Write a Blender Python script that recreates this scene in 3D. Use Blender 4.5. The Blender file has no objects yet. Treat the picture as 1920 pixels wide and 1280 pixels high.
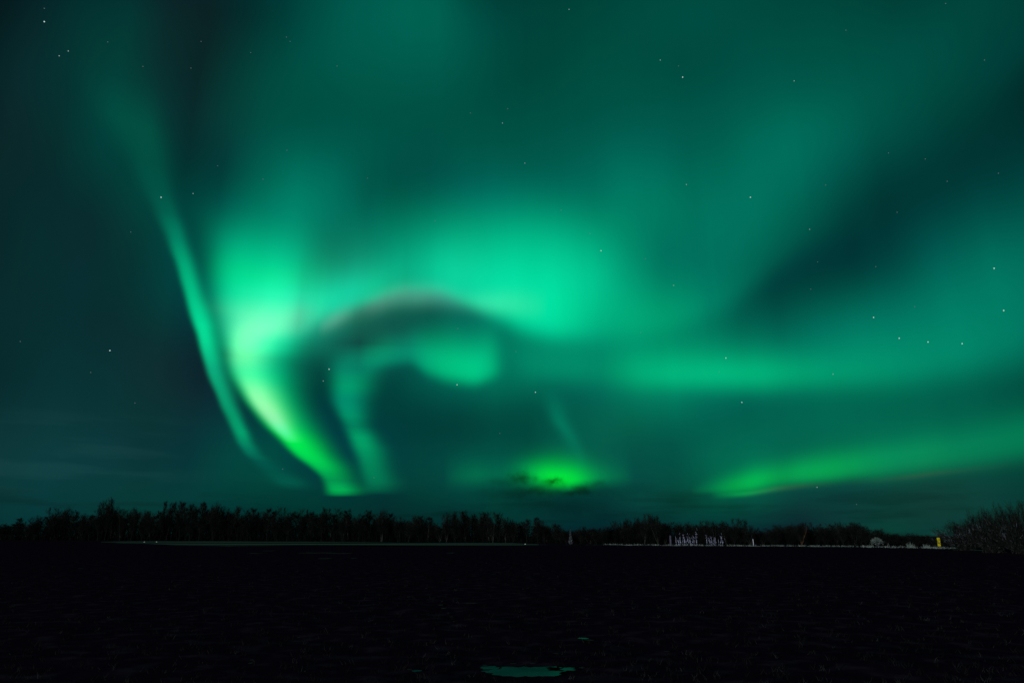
import bpy, math, random
from mathutils import Vector, noise
random.seed(7)
scene = bpy.context.scene
col = scene.collection
R = math.radians

# ------------------------------------------------------------------ camera
EYE = 1.6
FOCAL = 1280.0                      # photo pixels (24 mm lens on a 36 mm sensor, photo 1920 wide)
PITCH = math.atan((1005 - 640) / FOCAL)
cam_data = bpy.data.cameras.new('camera')
cam_data.lens = 24.0
cam_data.sensor_width = 36.0
cam_data.clip_start = 0.05
cam_data.clip_end = 30000
cam = bpy.data.objects.new('camera', cam_data)
cam.location = (0, 0, EYE)
cam.rotation_euler = (math.pi / 2 + PITCH, 0, 0)
col.objects.link(cam)
scene.camera = cam

# ------------------------------------------------------------------ exposure
vs = scene.view_settings
vs.view_transform = 'Standard'
vs.look = 'None'
vs.exposure = 0.0
vs.gamma = 1.0
vs.use_curve_mapping = False
scene.cycles.max_bounces = 4
scene.cycles.diffuse_bounces = 2
scene.cycles.glossy_bounces = 2
scene.cycles.transparent_max_bounces = 4

# ------------------------------------------------------------------ added low lamp behind the camera, standing in for headlights
FILL_ELEV, FILL_ROT = R(6.0), R(218)
fill_data = bpy.data.lights.new('fill_lamp', 'SUN')
fill_data.energy = 1.2
fill_data.angle = R(0.5)
fill_data.color = (1.0, 0.97, 0.95)
fill_lamp = bpy.data.objects.new('fill_lamp', fill_data)
fill_dir = Vector((math.cos(FILL_ELEV) * math.sin(FILL_ROT), math.cos(FILL_ELEV) * math.cos(FILL_ROT), math.sin(FILL_ELEV)))
fill_lamp.rotation_euler = fill_dir.to_track_quat('Z', 'Y').to_euler()
fill_lamp.location = fill_dir * 50
col.objects.link(fill_lamp)

# ------------------------------------------------------------------ sky: night air and northern lights, a function of azimuth and elevation
GLOW_BASE = [.0000,.0000,.0000]
# broad glow: one row per elevation (degrees); colours at 32 azimuths from -46 to 46 degrees
GLOW_ELEV = [-1.00,2.14,5.29,8.43,11.57,14.71,17.86,21.00,24.14,27.29,30.43,33.57,36.71,39.86,43.00]
GLOW_SPREAD = 3.614
GLOW_ROWS = [
[[.0001,.0017,.0021],[.0006,.0120,.0149],[.0013,.0242,.0300],[.0010,.0179,.0216],[.0010,.0161,.0185],[.0008,.0145,.0178],[.0009,.0093,.0134],[.0007,.0052,.0089],[.0002,.0042,.0079],[.0000,.0033,.0114],[.0000,.0009,.0120],[.0002,.0014,.0115],[.0005,.0072,.0143],[.0004,.0118,.0163],[.0002,.0084,.0144],[.0005,.0152,.0171],[.0009,.0278,.0285],[.0005,.0153,.0218],[.0001,.0036,.0154],[.0000,.0057,.0264],[.0000,.0108,.0271],[.0004,.0084,.0244],[.0016,.0030,.0197],[.0019,.0072,.0184],[.0008,.0313,.0268],[.0001,.0416,.0277],[.0000,.0305,.0256],[.0000,.0311,.0252],[.0000,.0180,.0172],[.0000,.0046,.0056],[.0000,.0005,.0006],[.0000,.0000,.0000]],
[[.0000,.0011,.0007],[.0001,.0078,.0051],[.0002,.0160,.0109],[.0002,.0145,.0123],[.0003,.0179,.0179],[.0002,.0200,.0149],[.0001,.0288,.0168],[.0002,.0297,.0232],[.0002,.0147,.0153],[.0000,.0076,.0055],[.0000,.0215,.0077],[.0000,.0260,.0084],[.0001,.0095,.0027],[.0002,.0023,.0002],[.0001,.0006,.0000],[.0000,.0001,.0000],[.0000,.0000,.0000],[.0000,.0008,.0002],[.0004,.0082,.0025],[.0010,.0225,.0068],[.0008,.0168,.0050],[.0002,.0034,.0010],[.0004,.0002,.0001],[.0016,.0010,.0011],[.0022,.0045,.0051],[.0029,.0067,.0073],[.0042,.0093,.0088],[.0030,.0155,.0138],[.0009,.0132,.0116],[.0001,.0046,.0040],[.0000,.0005,.0005],[.0000,.0000,.0000]],
[[.0002,.0011,.0011],[.0018,.0085,.0084],[.0039,.0209,.0216],[.0032,.0246,.0271],[.0025,.0258,.0288],[.0025,.0224,.0297],[.0023,.0113,.0222],[.0012,.0120,.0178],[.0002,.0392,.0280],[.0000,.0492,.0338],[.0000,.0251,.0283],[.0000,.0097,.0270],[.0001,.0253,.0315],[.0001,.0469,.0378],[.0001,.0613,.0499],[.0000,.0748,.0541],[.0000,.0491,.0384],[.0000,.0425,.0388],[.0000,.0404,.0423],[.0000,.0422,.0431],[.0000,.0548,.0388],[.0000,.1122,.0594],[.0000,.1170,.0695],[.0000,.0594,.0498],[.0000,.0349,.0358],[.0000,.0332,.0287],[.0000,.0305,.0236],[.0000,.0265,.0200],[.0000,.0277,.0175],[.0000,.0120,.0069],[.0000,.0015,.0008],[.0000,.0001,.0000]],
[[.0000,.0000,.0000],[.0000,.0003,.0004],[.0001,.0028,.0038],[.0005,.0093,.0109],[.0013,.0139,.0141],[.0009,.0142,.0121],[.0003,.0193,.0131],[.0005,.0196,.0194],[.0004,.0209,.0224],[.0001,.0226,.0224],[.0000,.0159,.0277],[.0000,.0182,.0306],[.0000,.0206,.0208],[.0002,.0075,.0080],[.0003,.0008,.0017],[.0002,.0027,.0019],[.0001,.0232,.0148],[.0004,.0621,.0348],[.0010,.0633,.0256],[.0007,.0300,.0120],[.0001,.0124,.0162],[.0000,.0121,.0144],[.0000,.0314,.0133],[.0000,.0749,.0299],[.0000,.1031,.0476],[.0000,.1015,.0553],[.0000,.0930,.0547],[.0000,.0804,.0500],[.0000,.0552,.0397],[.0000,.0189,.0148],[.0000,.0022,.0018],[.0000,.0001,.0001]],
[[.0000,.0003,.0003],[.0003,.0028,.0024],[.0008,.0083,.0076],[.0012,.0130,.0137],[.0007,.0161,.0187],[.0011,.0170,.0205],[.0033,.0113,.0168],[.0034,.0038,.0103],[.0014,.0008,.0127],[.0002,.0038,.0204],[.0000,.0168,.0157],[.0000,.0226,.0065],[.0000,.0199,.0133],[.0000,.0228,.0217],[.0000,.0261,.0254],[.0000,.0341,.0330],[.0000,.0172,.0172],[.0000,.0106,.0145],[.0000,.0407,.0394],[.0000,.1020,.0615],[.0000,.1352,.0754],[.0000,.0912,.0650],[.0000,.0536,.0536],[.0000,.0371,.0435],[.0000,.0099,.0193],[.0000,.0007,.0039],[.0000,.0000,.0003],[.0000,.0000,.0000],[.0000,.0000,.0000],[.0000,.0000,.0000],[.0000,.0000,.0000],[.0000,.0000,.0000]],
[[.0000,.0009,.0011],[.0003,.0066,.0082],[.0009,.0146,.0174],[.0013,.0134,.0143],[.0016,.0108,.0110],[.0021,.0090,.0091],[.0013,.0119,.0118],[.0002,.0089,.0088],[.0000,.0020,.0019],[.0000,.0001,.0003],[.0000,.0003,.0035],[.0000,.0054,.0185],[.0000,.0350,.0371],[.0000,.0919,.0615],[.0000,.1410,.0863],[.0000,.1670,.0843],[.0000,.1616,.0942],[.0000,.1193,.0839],[.0000,.1042,.0747],[.0000,.1335,.0788],[.0000,.1403,.0681],[.0000,.1391,.0645],[.0000,.1137,.0594],[.0000,.0979,.0628],[.0000,.1419,.0944],[.0000,.1626,.1063],[.0000,.1552,.0996],[.0000,.1546,.0942],[.0000,.1216,.0739],[.0000,.0824,.0574],[.0000,.0310,.0237],[.0000,.0040,.0031]],
[[.0001,.0002,.0005],[.0008,.0018,.0037],[.0017,.0058,.0081],[.0011,.0114,.0112],[.0006,.0156,.0187],[.0003,.0171,.0180],[.0001,.0281,.0258],[.0001,.0245,.0361],[.0007,.0479,.0504],[.0035,.1756,.1238],[.0063,.1990,.1317],[.0066,.0680,.0430],[.0045,.0084,.0087],[.0013,.0004,.0034],[.0001,.0001,.0087],[.0000,.0028,.0162],[.0000,.0254,.0150],[.0000,.0809,.0289],[.0000,.1199,.0507],[.0000,.1064,.0518],[.0000,.0778,.0488],[.0000,.0456,.0406],[.0000,.0153,.0193],[.0000,.0024,.0038],[.0000,.0003,.0004],[.0000,.0025,.0025],[.0000,.0179,.0159],[.0000,.0537,.0401],[.0000,.0901,.0601],[.0000,.0844,.0575],[.0000,.0337,.0237],[.0000,.0044,.0031]],
[[.0000,.0002,.0003],[.0001,.0023,.0027],[.0003,.0092,.0097],[.0010,.0152,.0153],[.0021,.0097,.0099],[.0014,.0113,.0099],[.0002,.0255,.0233],[.0000,.0197,.0193],[.0000,.0051,.0051],[.0006,.0136,.0052],[.0027,.0747,.0308],[.0032,.1653,.0857],[.0014,.1569,.0960],[.0022,.0739,.0572],[.0035,.1083,.0927],[.0016,.1799,.1356],[.0005,.1763,.1095],[.0007,.2555,.1368],[.0004,.2858,.1551],[.0001,.1443,.0905],[.0000,.0309,.0407],[.0000,.0099,.0249],[.0000,.0136,.0230],[.0000,.0159,.0246],[.0000,.0118,.0207],[.0000,.0118,.0208],[.0000,.0240,.0273],[.0000,.0396,.0361],[.0000,.0385,.0309],[.0000,.0312,.0243],[.0000,.0127,.0101],[.0000,.0017,.0013]],
[[.0001,.0009,.0008],[.0008,.0062,.0061],[.0017,.0123,.0127],[.0013,.0077,.0106],[.0005,.0118,.0144],[.0001,.0316,.0270],[.0000,.0323,.0272],[.0000,.0370,.0231],[.0000,.0987,.0470],[.0000,.1238,.0667],[.0000,.0830,.0603],[.0000,.0864,.0606],[.0000,.1503,.0862],[.0000,.2201,.1112],[.0001,.2556,.1047],[.0000,.2686,.1068],[.0000,.2826,.1240],[.0000,.2637,.1243],[.0000,.1840,.0860],[.0000,.1125,.0596],[.0000,.0714,.0466],[.0000,.0531,.0393],[.0000,.0594,.0456],[.0000,.0633,.0443],[.0000,.0477,.0286],[.0000,.0236,.0127],[.0000,.0057,.0033],[.0000,.0018,.0034],[.0000,.0092,.0126],[.0000,.0171,.0193],[.0000,.0087,.0093],[.0000,.0012,.0013]],
[[.0001,.0004,.0005],[.0010,.0030,.0036],[.0019,.0071,.0080],[.0010,.0148,.0123],[.0001,.0302,.0221],[.0000,.0237,.0172],[.0000,.0080,.0080],[.0000,.0118,.0159],[.0000,.0530,.0427],[.0000,.1076,.0716],[.0000,.0904,.0591],[.0000,.0261,.0192],[.0000,.0026,.0049],[.0000,.0027,.0155],[.0000,.0188,.0443],[.0000,.0462,.0647],[.0000,.0520,.0548],[.0000,.0390,.0410],[.0000,.0484,.0425],[.0000,.1002,.0649],[.0000,.1051,.0641],[.0000,.0685,.0465],[.0000,.0544,.0416],[.0000,.0611,.0476],[.0000,.0611,.0479],[.0000,.0434,.0349],[.0000,.0319,.0287],[.0000,.0295,.0269],[.0000,.0175,.0153],[.0000,.0120,.0093],[.0000,.0053,.0039],[.0000,.0007,.0005]],
[[.0001,.0010,.0011],[.0005,.0073,.0083],[.0009,.0152,.0171],[.0005,.0158,.0169],[.0001,.0223,.0231],[.0006,.0192,.0209],[.0017,.0146,.0153],[.0013,.0285,.0242],[.0003,.0331,.0259],[.0000,.0317,.0248],[.0000,.0448,.0340],[.0000,.0554,.0412],[.0002,.0518,.0415],[.0003,.0478,.0355],[.0002,.0545,.0290],[.0001,.0482,.0227],[.0000,.0398,.0224],[.0000,.0558,.0357],[.0000,.0712,.0473],[.0000,.0664,.0488],[.0000,.0502,.0413],[.0000,.0382,.0302],[.0000,.0470,.0326],[.0000,.0734,.0492],[.0000,.0915,.0592],[.0000,.0818,.0506],[.0000,.0560,.0343],[.0000,.0375,.0242],[.0000,.0264,.0192],[.0000,.0157,.0153],[.0000,.0052,.0062],[.0000,.0006,.0008]],
[[.0001,.0003,.0003],[.0008,.0024,.0027],[.0016,.0080,.0074],[.0009,.0148,.0115],[.0007,.0162,.0131],[.0015,.0084,.0083],[.0011,.0063,.0063],[.0002,.0204,.0142],[.0000,.0346,.0226],[.0000,.0340,.0232],[.0000,.0294,.0212],[.0000,.0301,.0202],[.0000,.0317,.0197],[.0000,.0322,.0222],[.0000,.0312,.0258],[.0000,.0359,.0306],[.0000,.0429,.0339],[.0000,.0354,.0275],[.0000,.0270,.0219],[.0000,.0336,.0248],[.0000,.0468,.0321],[.0000,.0501,.0360],[.0000,.0436,.0340],[.0000,.0322,.0260],[.0000,.0247,.0195],[.0000,.0275,.0210],[.0000,.0356,.0278],[.0000,.0436,.0347],[.0000,.0394,.0299],[.0000,.0211,.0145],[.0000,.0058,.0036],[.0000,.0007,.0004]],
[[.0000,.0003,.0005],[.0001,.0028,.0042],[.0003,.0089,.0125],[.0002,.0178,.0200],[.0004,.0243,.0220],[.0012,.0159,.0152],[.0017,.0115,.0125],[.0011,.0199,.0190],[.0002,.0342,.0279],[.0000,.0482,.0347],[.0000,.0528,.0355],[.0000,.0512,.0347],[.0000,.0498,.0361],[.0000,.0464,.0335],[.0000,.0383,.0255],[.0000,.0265,.0160],[.0000,.0242,.0148],[.0000,.0349,.0230],[.0000,.0454,.0305],[.0000,.0429,.0288],[.0000,.0299,.0209],[.0000,.0204,.0151],[.0000,.0263,.0193],[.0000,.0405,.0298],[.0000,.0492,.0356],[.0000,.0472,.0327],[.0000,.0363,.0250],[.0000,.0237,.0176],[.0000,.0235,.0186],[.0000,.0304,.0231],[.0000,.0147,.0110],[.0000,.0020,.0015]],
[[.0000,.0000,.0000],[.0000,.0000,.0000],[.0000,.0000,.0002],[.0001,.0002,.0018],[.0009,.0006,.0043],[.0023,.0004,.0028],[.0017,.0002,.0006],[.0003,.0014,.0015],[.0000,.0089,.0082],[.0000,.0275,.0224],[.0000,.0461,.0343],[.0000,.0526,.0376],[.0000,.0556,.0383],[.0000,.0576,.0382],[.0000,.0507,.0365],[.0000,.0400,.0314],[.0000,.0288,.0225],[.0000,.0232,.0171],[.0000,.0225,.0158],[.0000,.0270,.0194],[.0000,.0368,.0268],[.0000,.0446,.0329],[.0000,.0405,.0308],[.0000,.0255,.0198],[.0000,.0134,.0102],[.0000,.0113,.0088],[.0000,.0136,.0110],[.0000,.0124,.0093],[.0000,.0118,.0069],[.0000,.0152,.0078],[.0000,.0075,.0038],[.0000,.0010,.0005]],
[[.0000,.0000,.0000],[.0000,.0000,.0000],[.0000,.0000,.0002],[.0000,.0002,.0023],[.0000,.0029,.0086],[.0000,.0124,.0185],[.0000,.0250,.0289],[.0000,.0277,.0305],[.0000,.0315,.0297],[.0000,.0423,.0338],[.0000,.0539,.0399],[.0000,.0667,.0474],[.0000,.0795,.0545],[.0000,.0713,.0483],[.0000,.0371,.0284],[.0000,.0248,.0209],[.0000,.0298,.0228],[.0000,.0336,.0255],[.0000,.0365,.0275],[.0000,.0383,.0287],[.0000,.0369,.0276],[.0000,.0337,.0245],[.0000,.0344,.0245],[.0000,.0421,.0304],[.0000,.0499,.0374],[.0000,.0498,.0385],[.0000,.0420,.0322],[.0000,.0302,.0206],[.0000,.0195,.0088],[.0000,.0134,.0033],[.0000,.0052,.0010],[.0000,.0007,.0001]],
]
# rays and bands: name, axis, falloff power, range, centre line, soft edge either side, colours along it
BANDS = [
('left_ray','v',(3, 2),3.407,37.979,[-17.242,-18.007,-19.488,-20.739,-21.337,-21.757,-22.245,-22.753,-23.265,-23.714,-24.116,-24.511,-24.894,-25.257,-25.603,-25.957,-26.313,-26.666,-27.021,-27.387,-27.766,-28.150,-28.536,-28.935,-29.359,-29.787,-30.196,-30.597,-31.015,-31.467,-31.910,-32.293,-32.639,-32.967,-33.287,-33.603,-33.912,-34.220,-34.533,-34.736],[1.194,1.127,.856,.582,.579,.578,.577,.556,.505,.497,.496,.495,.495,.500,.525,.546,.568,.591,.619,.664,.749,.857,.990,1.154,1.353,1.597,1.924,2.327,2.672,2.983,3.250,3.445,3.598,3.726,3.835,3.928,4.006,4.076,4.144,4.190],[1.209,1.202,1.064,.664,.519,.507,.530,.604,.736,.807,.845,.847,.846,.846,.845,.821,.768,.727,.695,.687,.687,.685,.684,.688,.765,.885,.978,1.070,1.183,1.329,1.488,1.632,1.766,1.897,2.029,2.163,2.297,2.433,2.572,2.661],
  [[3.4170,.0000,.0000,.0000],[4.0230,.0000,.0440,.0245],[4.8078,.0000,.0187,.0118],[5.5091,.0000,.0244,.0175],[6.4867,.0000,.1248,.0545],[7.6855,.0000,.2835,.0988],[8.9975,.0000,.2659,.0972],[10.8536,.0000,.3187,.1342],[12.5140,.0000,.3879,.1770],[14.5210,.0000,.6467,.2528],[15.6587,.0000,.6625,.2570],[17.6029,.0000,.4871,.1825],[19.9034,.0000,.3367,.1323],[21.7813,.0000,.1637,.0740],[23.6224,.0000,.0609,.0283],[25.0589,.0000,.0341,.0184],[26.8245,.0000,.0261,.0106],[29.2188,.0000,.0328,.0124],[32.2203,.0000,.0087,.0024],[35.1492,.0000,.0025,.0000],[37.9688,.0000,.0000,.0000]]),
('ray_top','v',(3.5, 3.5),13.183,29.147,[-21.332,-21.360,-21.390,-21.421,-21.452,-21.481,-21.509,-21.534,-21.555,-21.561,-21.537,-21.496,-21.453,-21.419,-21.409,-21.429,-21.459,-21.493,-21.530,-21.566,-21.601,-21.632,-21.656,-21.666,-21.663,-21.649,-21.627,-21.599,-21.567,-21.532,-21.484,-21.422,-21.348,-21.264,-21.173,-21.078,-20.981,-20.884,-20.791,-20.704],[2.362,2.430,2.500,2.569,2.638,2.708,2.780,2.853,2.928,3.008,3.098,3.191,3.283,3.366,3.437,3.490,3.532,3.569,3.602,3.635,3.672,3.715,3.769,3.844,3.935,4.033,4.130,4.219,4.291,4.340,4.381,4.419,4.454,4.488,4.521,4.553,4.586,4.618,4.652,4.687],[2.440,2.545,2.654,2.765,2.876,2.986,3.095,3.200,3.302,3.406,3.523,3.640,3.748,3.833,3.883,3.896,3.903,3.911,3.918,3.925,3.933,3.940,3.945,3.935,3.909,3.871,3.827,3.779,3.732,3.689,3.644,3.596,3.544,3.490,3.434,3.376,3.318,3.259,3.201,3.146],
  [[13.6106,.0000,.0000,.0000],[14.4475,.0000,.2292,.0953],[15.2845,.0000,.3767,.1556],[16.1214,.0000,.5338,.2171],[16.9583,.0000,.6590,.2589],[17.5934,.0000,.7121,.2667],[18.2284,.0000,.7288,.2559],[18.8634,.0000,.7171,.2355],[19.4984,.0000,.6832,.2163],[20.0173,.0000,.6386,.2058],[20.5362,.0000,.5794,.1991],[21.0551,.0000,.5105,.1925],[21.5740,.0000,.4376,.1811],[21.9899,.0000,.3778,.1654],[22.4058,.0000,.3183,.1457],[22.8218,.0000,.2610,.1243],[23.2377,.0000,.2082,.1035],[23.6566,.0000,.1609,.0847],[24.0755,.0000,.1199,.0682],[24.4944,.0000,.0856,.0538],[24.9133,.0000,.0587,.0414],[25.4412,.0000,.0361,.0290],[25.9691,.0000,.0217,.0190],[26.4970,.0000,.0122,.0112],[27.0249,.0000,.0062,.0057],[27.5528,.0000,.0025,.0023],[28.0808,.0000,.0007,.0006],[28.6088,.0000,.0001,.0001],[29.1367,.0000,.0000,.0000]]),
('bright_curl','v',(3.2, 1.9),3.008,22.995,[-13.869,-13.953,-14.277,-14.672,-15.218,-15.844,-16.539,-17.128,-17.594,-18.103,-18.640,-19.029,-19.391,-19.777,-20.165,-20.527,-20.848,-21.148,-21.399,-21.607,-21.772,-21.818,-21.787,-21.713,-21.542,-21.230,-20.865,-20.496,-20.011,-19.552,-19.361,-19.449,-19.587,-19.725,-19.847,-19.970,-20.094,-20.219,-20.344,-20.468],[.945,.921,.818,.786,.844,.897,.894,.903,.964,1.016,1.053,1.105,1.155,1.192,1.225,1.255,1.282,1.307,1.334,1.363,1.400,1.470,1.596,1.769,2.025,2.391,2.810,3.266,3.884,4.484,4.772,4.739,4.652,4.595,4.579,4.568,4.561,4.556,4.551,4.544],[1.328,1.350,1.435,1.513,1.581,1.644,1.704,1.745,1.772,1.820,1.874,1.871,1.868,1.896,1.972,2.066,2.168,2.301,2.411,2.458,2.492,2.566,2.697,2.853,3.062,3.322,3.525,3.543,3.282,2.929,2.745,2.754,2.774,2.798,2.827,2.864,2.907,2.953,3.000,3.043],
  [[3.0176,.0000,.0000,.0000],[3.2858,.0000,.2485,.0319],[3.5541,.0000,.3848,.0500],[3.9240,.0000,.3222,.0442],[4.2939,.0000,.2442,.0326],[4.8032,.0000,.3315,.0317],[5.3126,.0000,.4778,.0352],[5.8153,.0000,.5913,.0359],[6.3181,.0000,.6781,.0345],[6.9033,.0000,.7621,.0330],[7.4885,.0000,.8177,.0447],[8.2113,.0000,.8366,.0885],[8.9341,.0000,.8632,.1424],[9.8357,.0000,.9554,.2044],[10.7373,.0000,1.0164,.2577],[11.7437,.0000,.9824,.3067],[12.7500,.0000,.9357,.3489],[13.5813,.0003,.9651,.3780],[14.4125,.0031,.9411,.3816],[15.2944,.0101,.7410,.3386],[16.1763,.0148,.4608,.2625],[16.8726,.0101,.2901,.1937],[17.5688,.0031,.1723,.1377],[18.2260,.0003,.1091,.1148],[18.8832,.0000,.0722,.0987],[19.7081,.0000,.0358,.0563],[20.5329,.0000,.0110,.0178],[21.6577,.0000,.0008,.0014],[22.7825,.0000,.0000,.0000]]),
('curl_core','v',(2.8, 2),7.025,21.097,[-17.803,-18.050,-18.385,-18.697,-18.988,-19.267,-19.540,-19.819,-20.099,-20.369,-20.619,-20.838,-21.059,-21.283,-21.497,-21.689,-21.845,-21.955,-22.009,-22.023,-22.009,-21.975,-21.911,-21.713,-21.420,-21.088,-20.765,-20.430,-20.081,-19.784,-19.510,-19.277,-19.132,-19.043,-18.975,-18.924,-18.884,-18.846,-18.806,-18.758],[.484,.535,.603,.656,.698,.733,.760,.779,.793,.806,.820,.837,.855,.872,.891,.912,.935,.963,.995,1.032,1.080,1.144,1.238,1.433,1.704,2.016,2.336,2.752,3.184,3.397,3.513,3.596,3.642,3.671,3.694,3.714,3.731,3.748,3.765,3.784],[.569,.616,.681,.749,.828,.907,.971,1.021,1.065,1.104,1.140,1.174,1.204,1.230,1.255,1.281,1.307,1.338,1.373,1.408,1.447,1.499,1.581,1.769,2.013,2.249,2.414,2.521,2.603,2.622,2.573,2.508,2.490,2.506,2.532,2.564,2.602,2.640,2.678,2.712],
  [[7.0353,.0000,.0000,.0000],[7.3580,.0380,.0351,.1069],[7.6806,.0715,.0567,.1802],[8.0032,.1166,.0665,.2359],[8.3115,.1701,.0565,.2540],[8.6198,.2249,.0352,.2462],[8.9282,.2674,.0152,.2284],[9.5283,.2939,.0014,.1946],[10.1285,.2892,.0000,.1617],[10.7287,.2463,.0000,.1220],[11.1956,.1846,.0000,.0856],[11.6624,.1129,.0000,.0484],[12.1292,.0654,.0000,.0192],[12.5618,.0652,.0000,.0052],[12.9944,.0935,.0000,.0006],[13.4270,.1270,.0000,.0000],[14.1885,.1640,.0000,.0000],[14.9500,.1849,.0000,.0000],[15.7115,.1885,.0000,.0000],[16.1791,.1753,.0000,.0000],[16.6467,.1514,.0000,.0000],[17.1143,.1202,.0000,.0000],[17.5722,.0852,.0000,.0000],[18.0301,.0509,.0000,.0000],[18.4880,.0243,.0000,.0000],[19.3543,.0066,.0000,.0000],[20.2205,.0023,.0000,.0000],[21.0868,.0000,.0000,.0000]]),
('inner_curl','v',(2.6, 2),3.166,15.385,[-11.068,-11.068,-11.068,-11.068,-11.169,-11.283,-11.398,-11.517,-11.639,-11.764,-11.894,-12.031,-12.173,-12.322,-12.479,-12.650,-12.839,-13.029,-13.212,-13.393,-13.548,-13.683,-13.815,-13.921,-13.981,-13.981,-13.941,-13.898,-13.885,-13.889,-13.899,-13.906,-13.903,-13.830,-13.577,-13.250,-12.883,-12.421,-11.937,-11.812],[.970,.970,.970,.970,.948,.921,.898,.889,.889,.890,.890,.891,.891,.892,.892,.892,.892,.892,.897,.913,.934,.956,.985,1.019,1.059,1.112,1.181,1.250,1.302,1.336,1.364,1.396,1.445,1.545,1.754,2.019,2.338,2.750,3.182,3.293],[1.532,1.532,1.532,1.532,1.487,1.430,1.384,1.365,1.366,1.367,1.368,1.362,1.313,1.249,1.204,1.199,1.199,1.200,1.221,1.290,1.368,1.445,1.532,1.614,1.675,1.708,1.730,1.755,1.802,1.905,2.061,2.255,2.470,2.758,3.172,3.443,3.475,3.491,3.507,3.511],
  [[3.1760,.0000,.0000,.0000],[3.6584,.0000,.0722,.0216],[4.1409,.0000,.1236,.0362],[4.7503,.0000,.1529,.0422],[5.3598,.0000,.1701,.0443],[5.9082,.0000,.1943,.0498],[6.4567,.0000,.2303,.0596],[7.0691,.0000,.2826,.0749],[7.6816,.0000,.2946,.0807],[8.1240,.0000,.2246,.0652],[8.5664,.0000,.1653,.0545],[9.0094,.0000,.1900,.0688],[9.4523,.0000,.2381,.0917],[10.0905,.0000,.2310,.1069],[10.7287,.0000,.2196,.1125],[11.2723,.0000,.2517,.1145],[11.8159,.0000,.2787,.1131],[12.5543,.0000,.2377,.1043],[13.2928,.0000,.1718,.0917],[13.7491,.0000,.1521,.0816],[14.2055,.0000,.1304,.0664],[14.7902,.0000,.0735,.0363],[15.3749,.0000,.0000,.0000]]),
('filament','v',(2, 2),5.044,12.106,[5.818,5.818,5.818,5.784,5.725,5.666,5.607,5.546,5.485,5.422,5.357,5.291,5.224,5.155,5.084,5.008,4.928,4.838,4.738,4.634,4.529,4.425,4.328,4.240,4.165,4.097,4.033,3.973,3.916,3.862,3.810,3.759,3.709,3.660,3.611,3.561,3.510,3.457,3.418,3.418],[.789,.789,.789,.781,.766,.749,.733,.720,.710,.706,.707,.708,.709,.709,.710,.711,.712,.712,.713,.714,.715,.716,.717,.717,.718,.725,.739,.760,.786,.816,.850,.887,.925,.965,1.005,1.043,1.081,1.115,1.138,1.138],[.700,.700,.700,.692,.677,.660,.644,.630,.621,.617,.617,.618,.619,.619,.620,.621,.622,.631,.648,.672,.700,.730,.760,.788,.812,.836,.859,.882,.906,.929,.953,.976,1.000,1.023,1.047,1.071,1.095,1.118,1.135,1.135],
  [[5.0542,.0000,.0000,.0000],[5.4656,.0000,.0067,.0046],[5.8770,.0000,.0114,.0077],[6.2884,.0000,.0175,.0113],[6.6998,.0000,.0248,.0148],[6.9954,.0000,.0314,.0172],[7.2909,.0000,.0388,.0194],[7.5864,.0000,.0464,.0217],[7.8819,.0000,.0538,.0242],[8.2464,.0000,.0620,.0277],[8.6109,.0000,.0690,.0311],[8.9754,.0000,.0733,.0336],[9.3400,.0000,.0736,.0344],[9.6949,.0000,.0701,.0335],[10.0498,.0000,.0629,.0310],[10.4047,.0000,.0534,.0272],[10.7596,.0000,.0428,.0225],[11.0936,.0000,.0325,.0175],[11.4276,.0000,.0225,.0123],[11.7616,.0000,.0136,.0075],[12.0956,.0000,.0000,.0000]]),
('veil','h',(2.4, 1.8),4.209,42.154,[17.626,17.626,17.672,17.744,17.808,17.873,17.946,18.036,18.148,18.284,18.446,18.636,18.857,19.110,19.406,19.840,20.388,20.996,21.612,22.188,22.754,23.331,23.907,24.469,25.006,25.512,25.996,26.471,26.949,27.442,27.961,28.496,29.035,29.567,30.078,30.569,31.048,31.515,31.970,32.275],[2.004,2.004,2.025,2.070,2.117,2.158,2.187,2.196,2.189,2.180,2.171,2.162,2.151,2.140,2.128,2.115,2.100,2.085,2.068,2.051,2.052,2.073,2.103,2.133,2.153,2.166,2.177,2.187,2.196,2.203,2.208,2.212,2.214,2.215,2.215,2.214,2.213,2.210,2.207,2.204],[5.310,5.310,5.431,5.652,5.872,6.087,6.294,6.490,6.673,6.848,7.014,7.172,7.319,7.456,7.581,7.687,7.777,7.853,7.923,7.993,8.088,8.192,8.272,8.293,8.227,8.121,8.014,7.907,7.797,7.684,7.567,7.447,7.325,7.202,7.079,6.956,6.833,6.710,6.587,6.502],
  [[4.2192,.0000,.0000,.0000],[5.7688,.0000,.0003,.0001],[7.3183,.0000,.0024,.0006],[8.8679,.0000,.0089,.0023],[10.3938,.0000,.0212,.0057],[11.9198,.0000,.0392,.0114],[13.4458,.0000,.0620,.0208],[14.7987,.0000,.0854,.0331],[16.1516,.0000,.1057,.0450],[17.5044,.0000,.1138,.0506],[19.1698,.0000,.0988,.0433],[20.8351,.0000,.0706,.0289],[22.5004,.0000,.0439,.0166],[24.1286,.0000,.0248,.0099],[25.7568,.0000,.0125,.0073],[27.3849,.0000,.0051,.0061],[29.0744,.0000,.0013,.0045],[30.7638,.0000,.0001,.0026],[32.4533,.0000,.0000,.0011],[34.0739,.0000,.0001,.0004],[35.6946,.0000,.0010,.0009],[37.3153,.0000,.0038,.0033],[38.9247,.0000,.0089,.0078],[40.5341,.0000,.0150,.0133],[42.1435,.0000,.0239,.0212]]),
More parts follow.
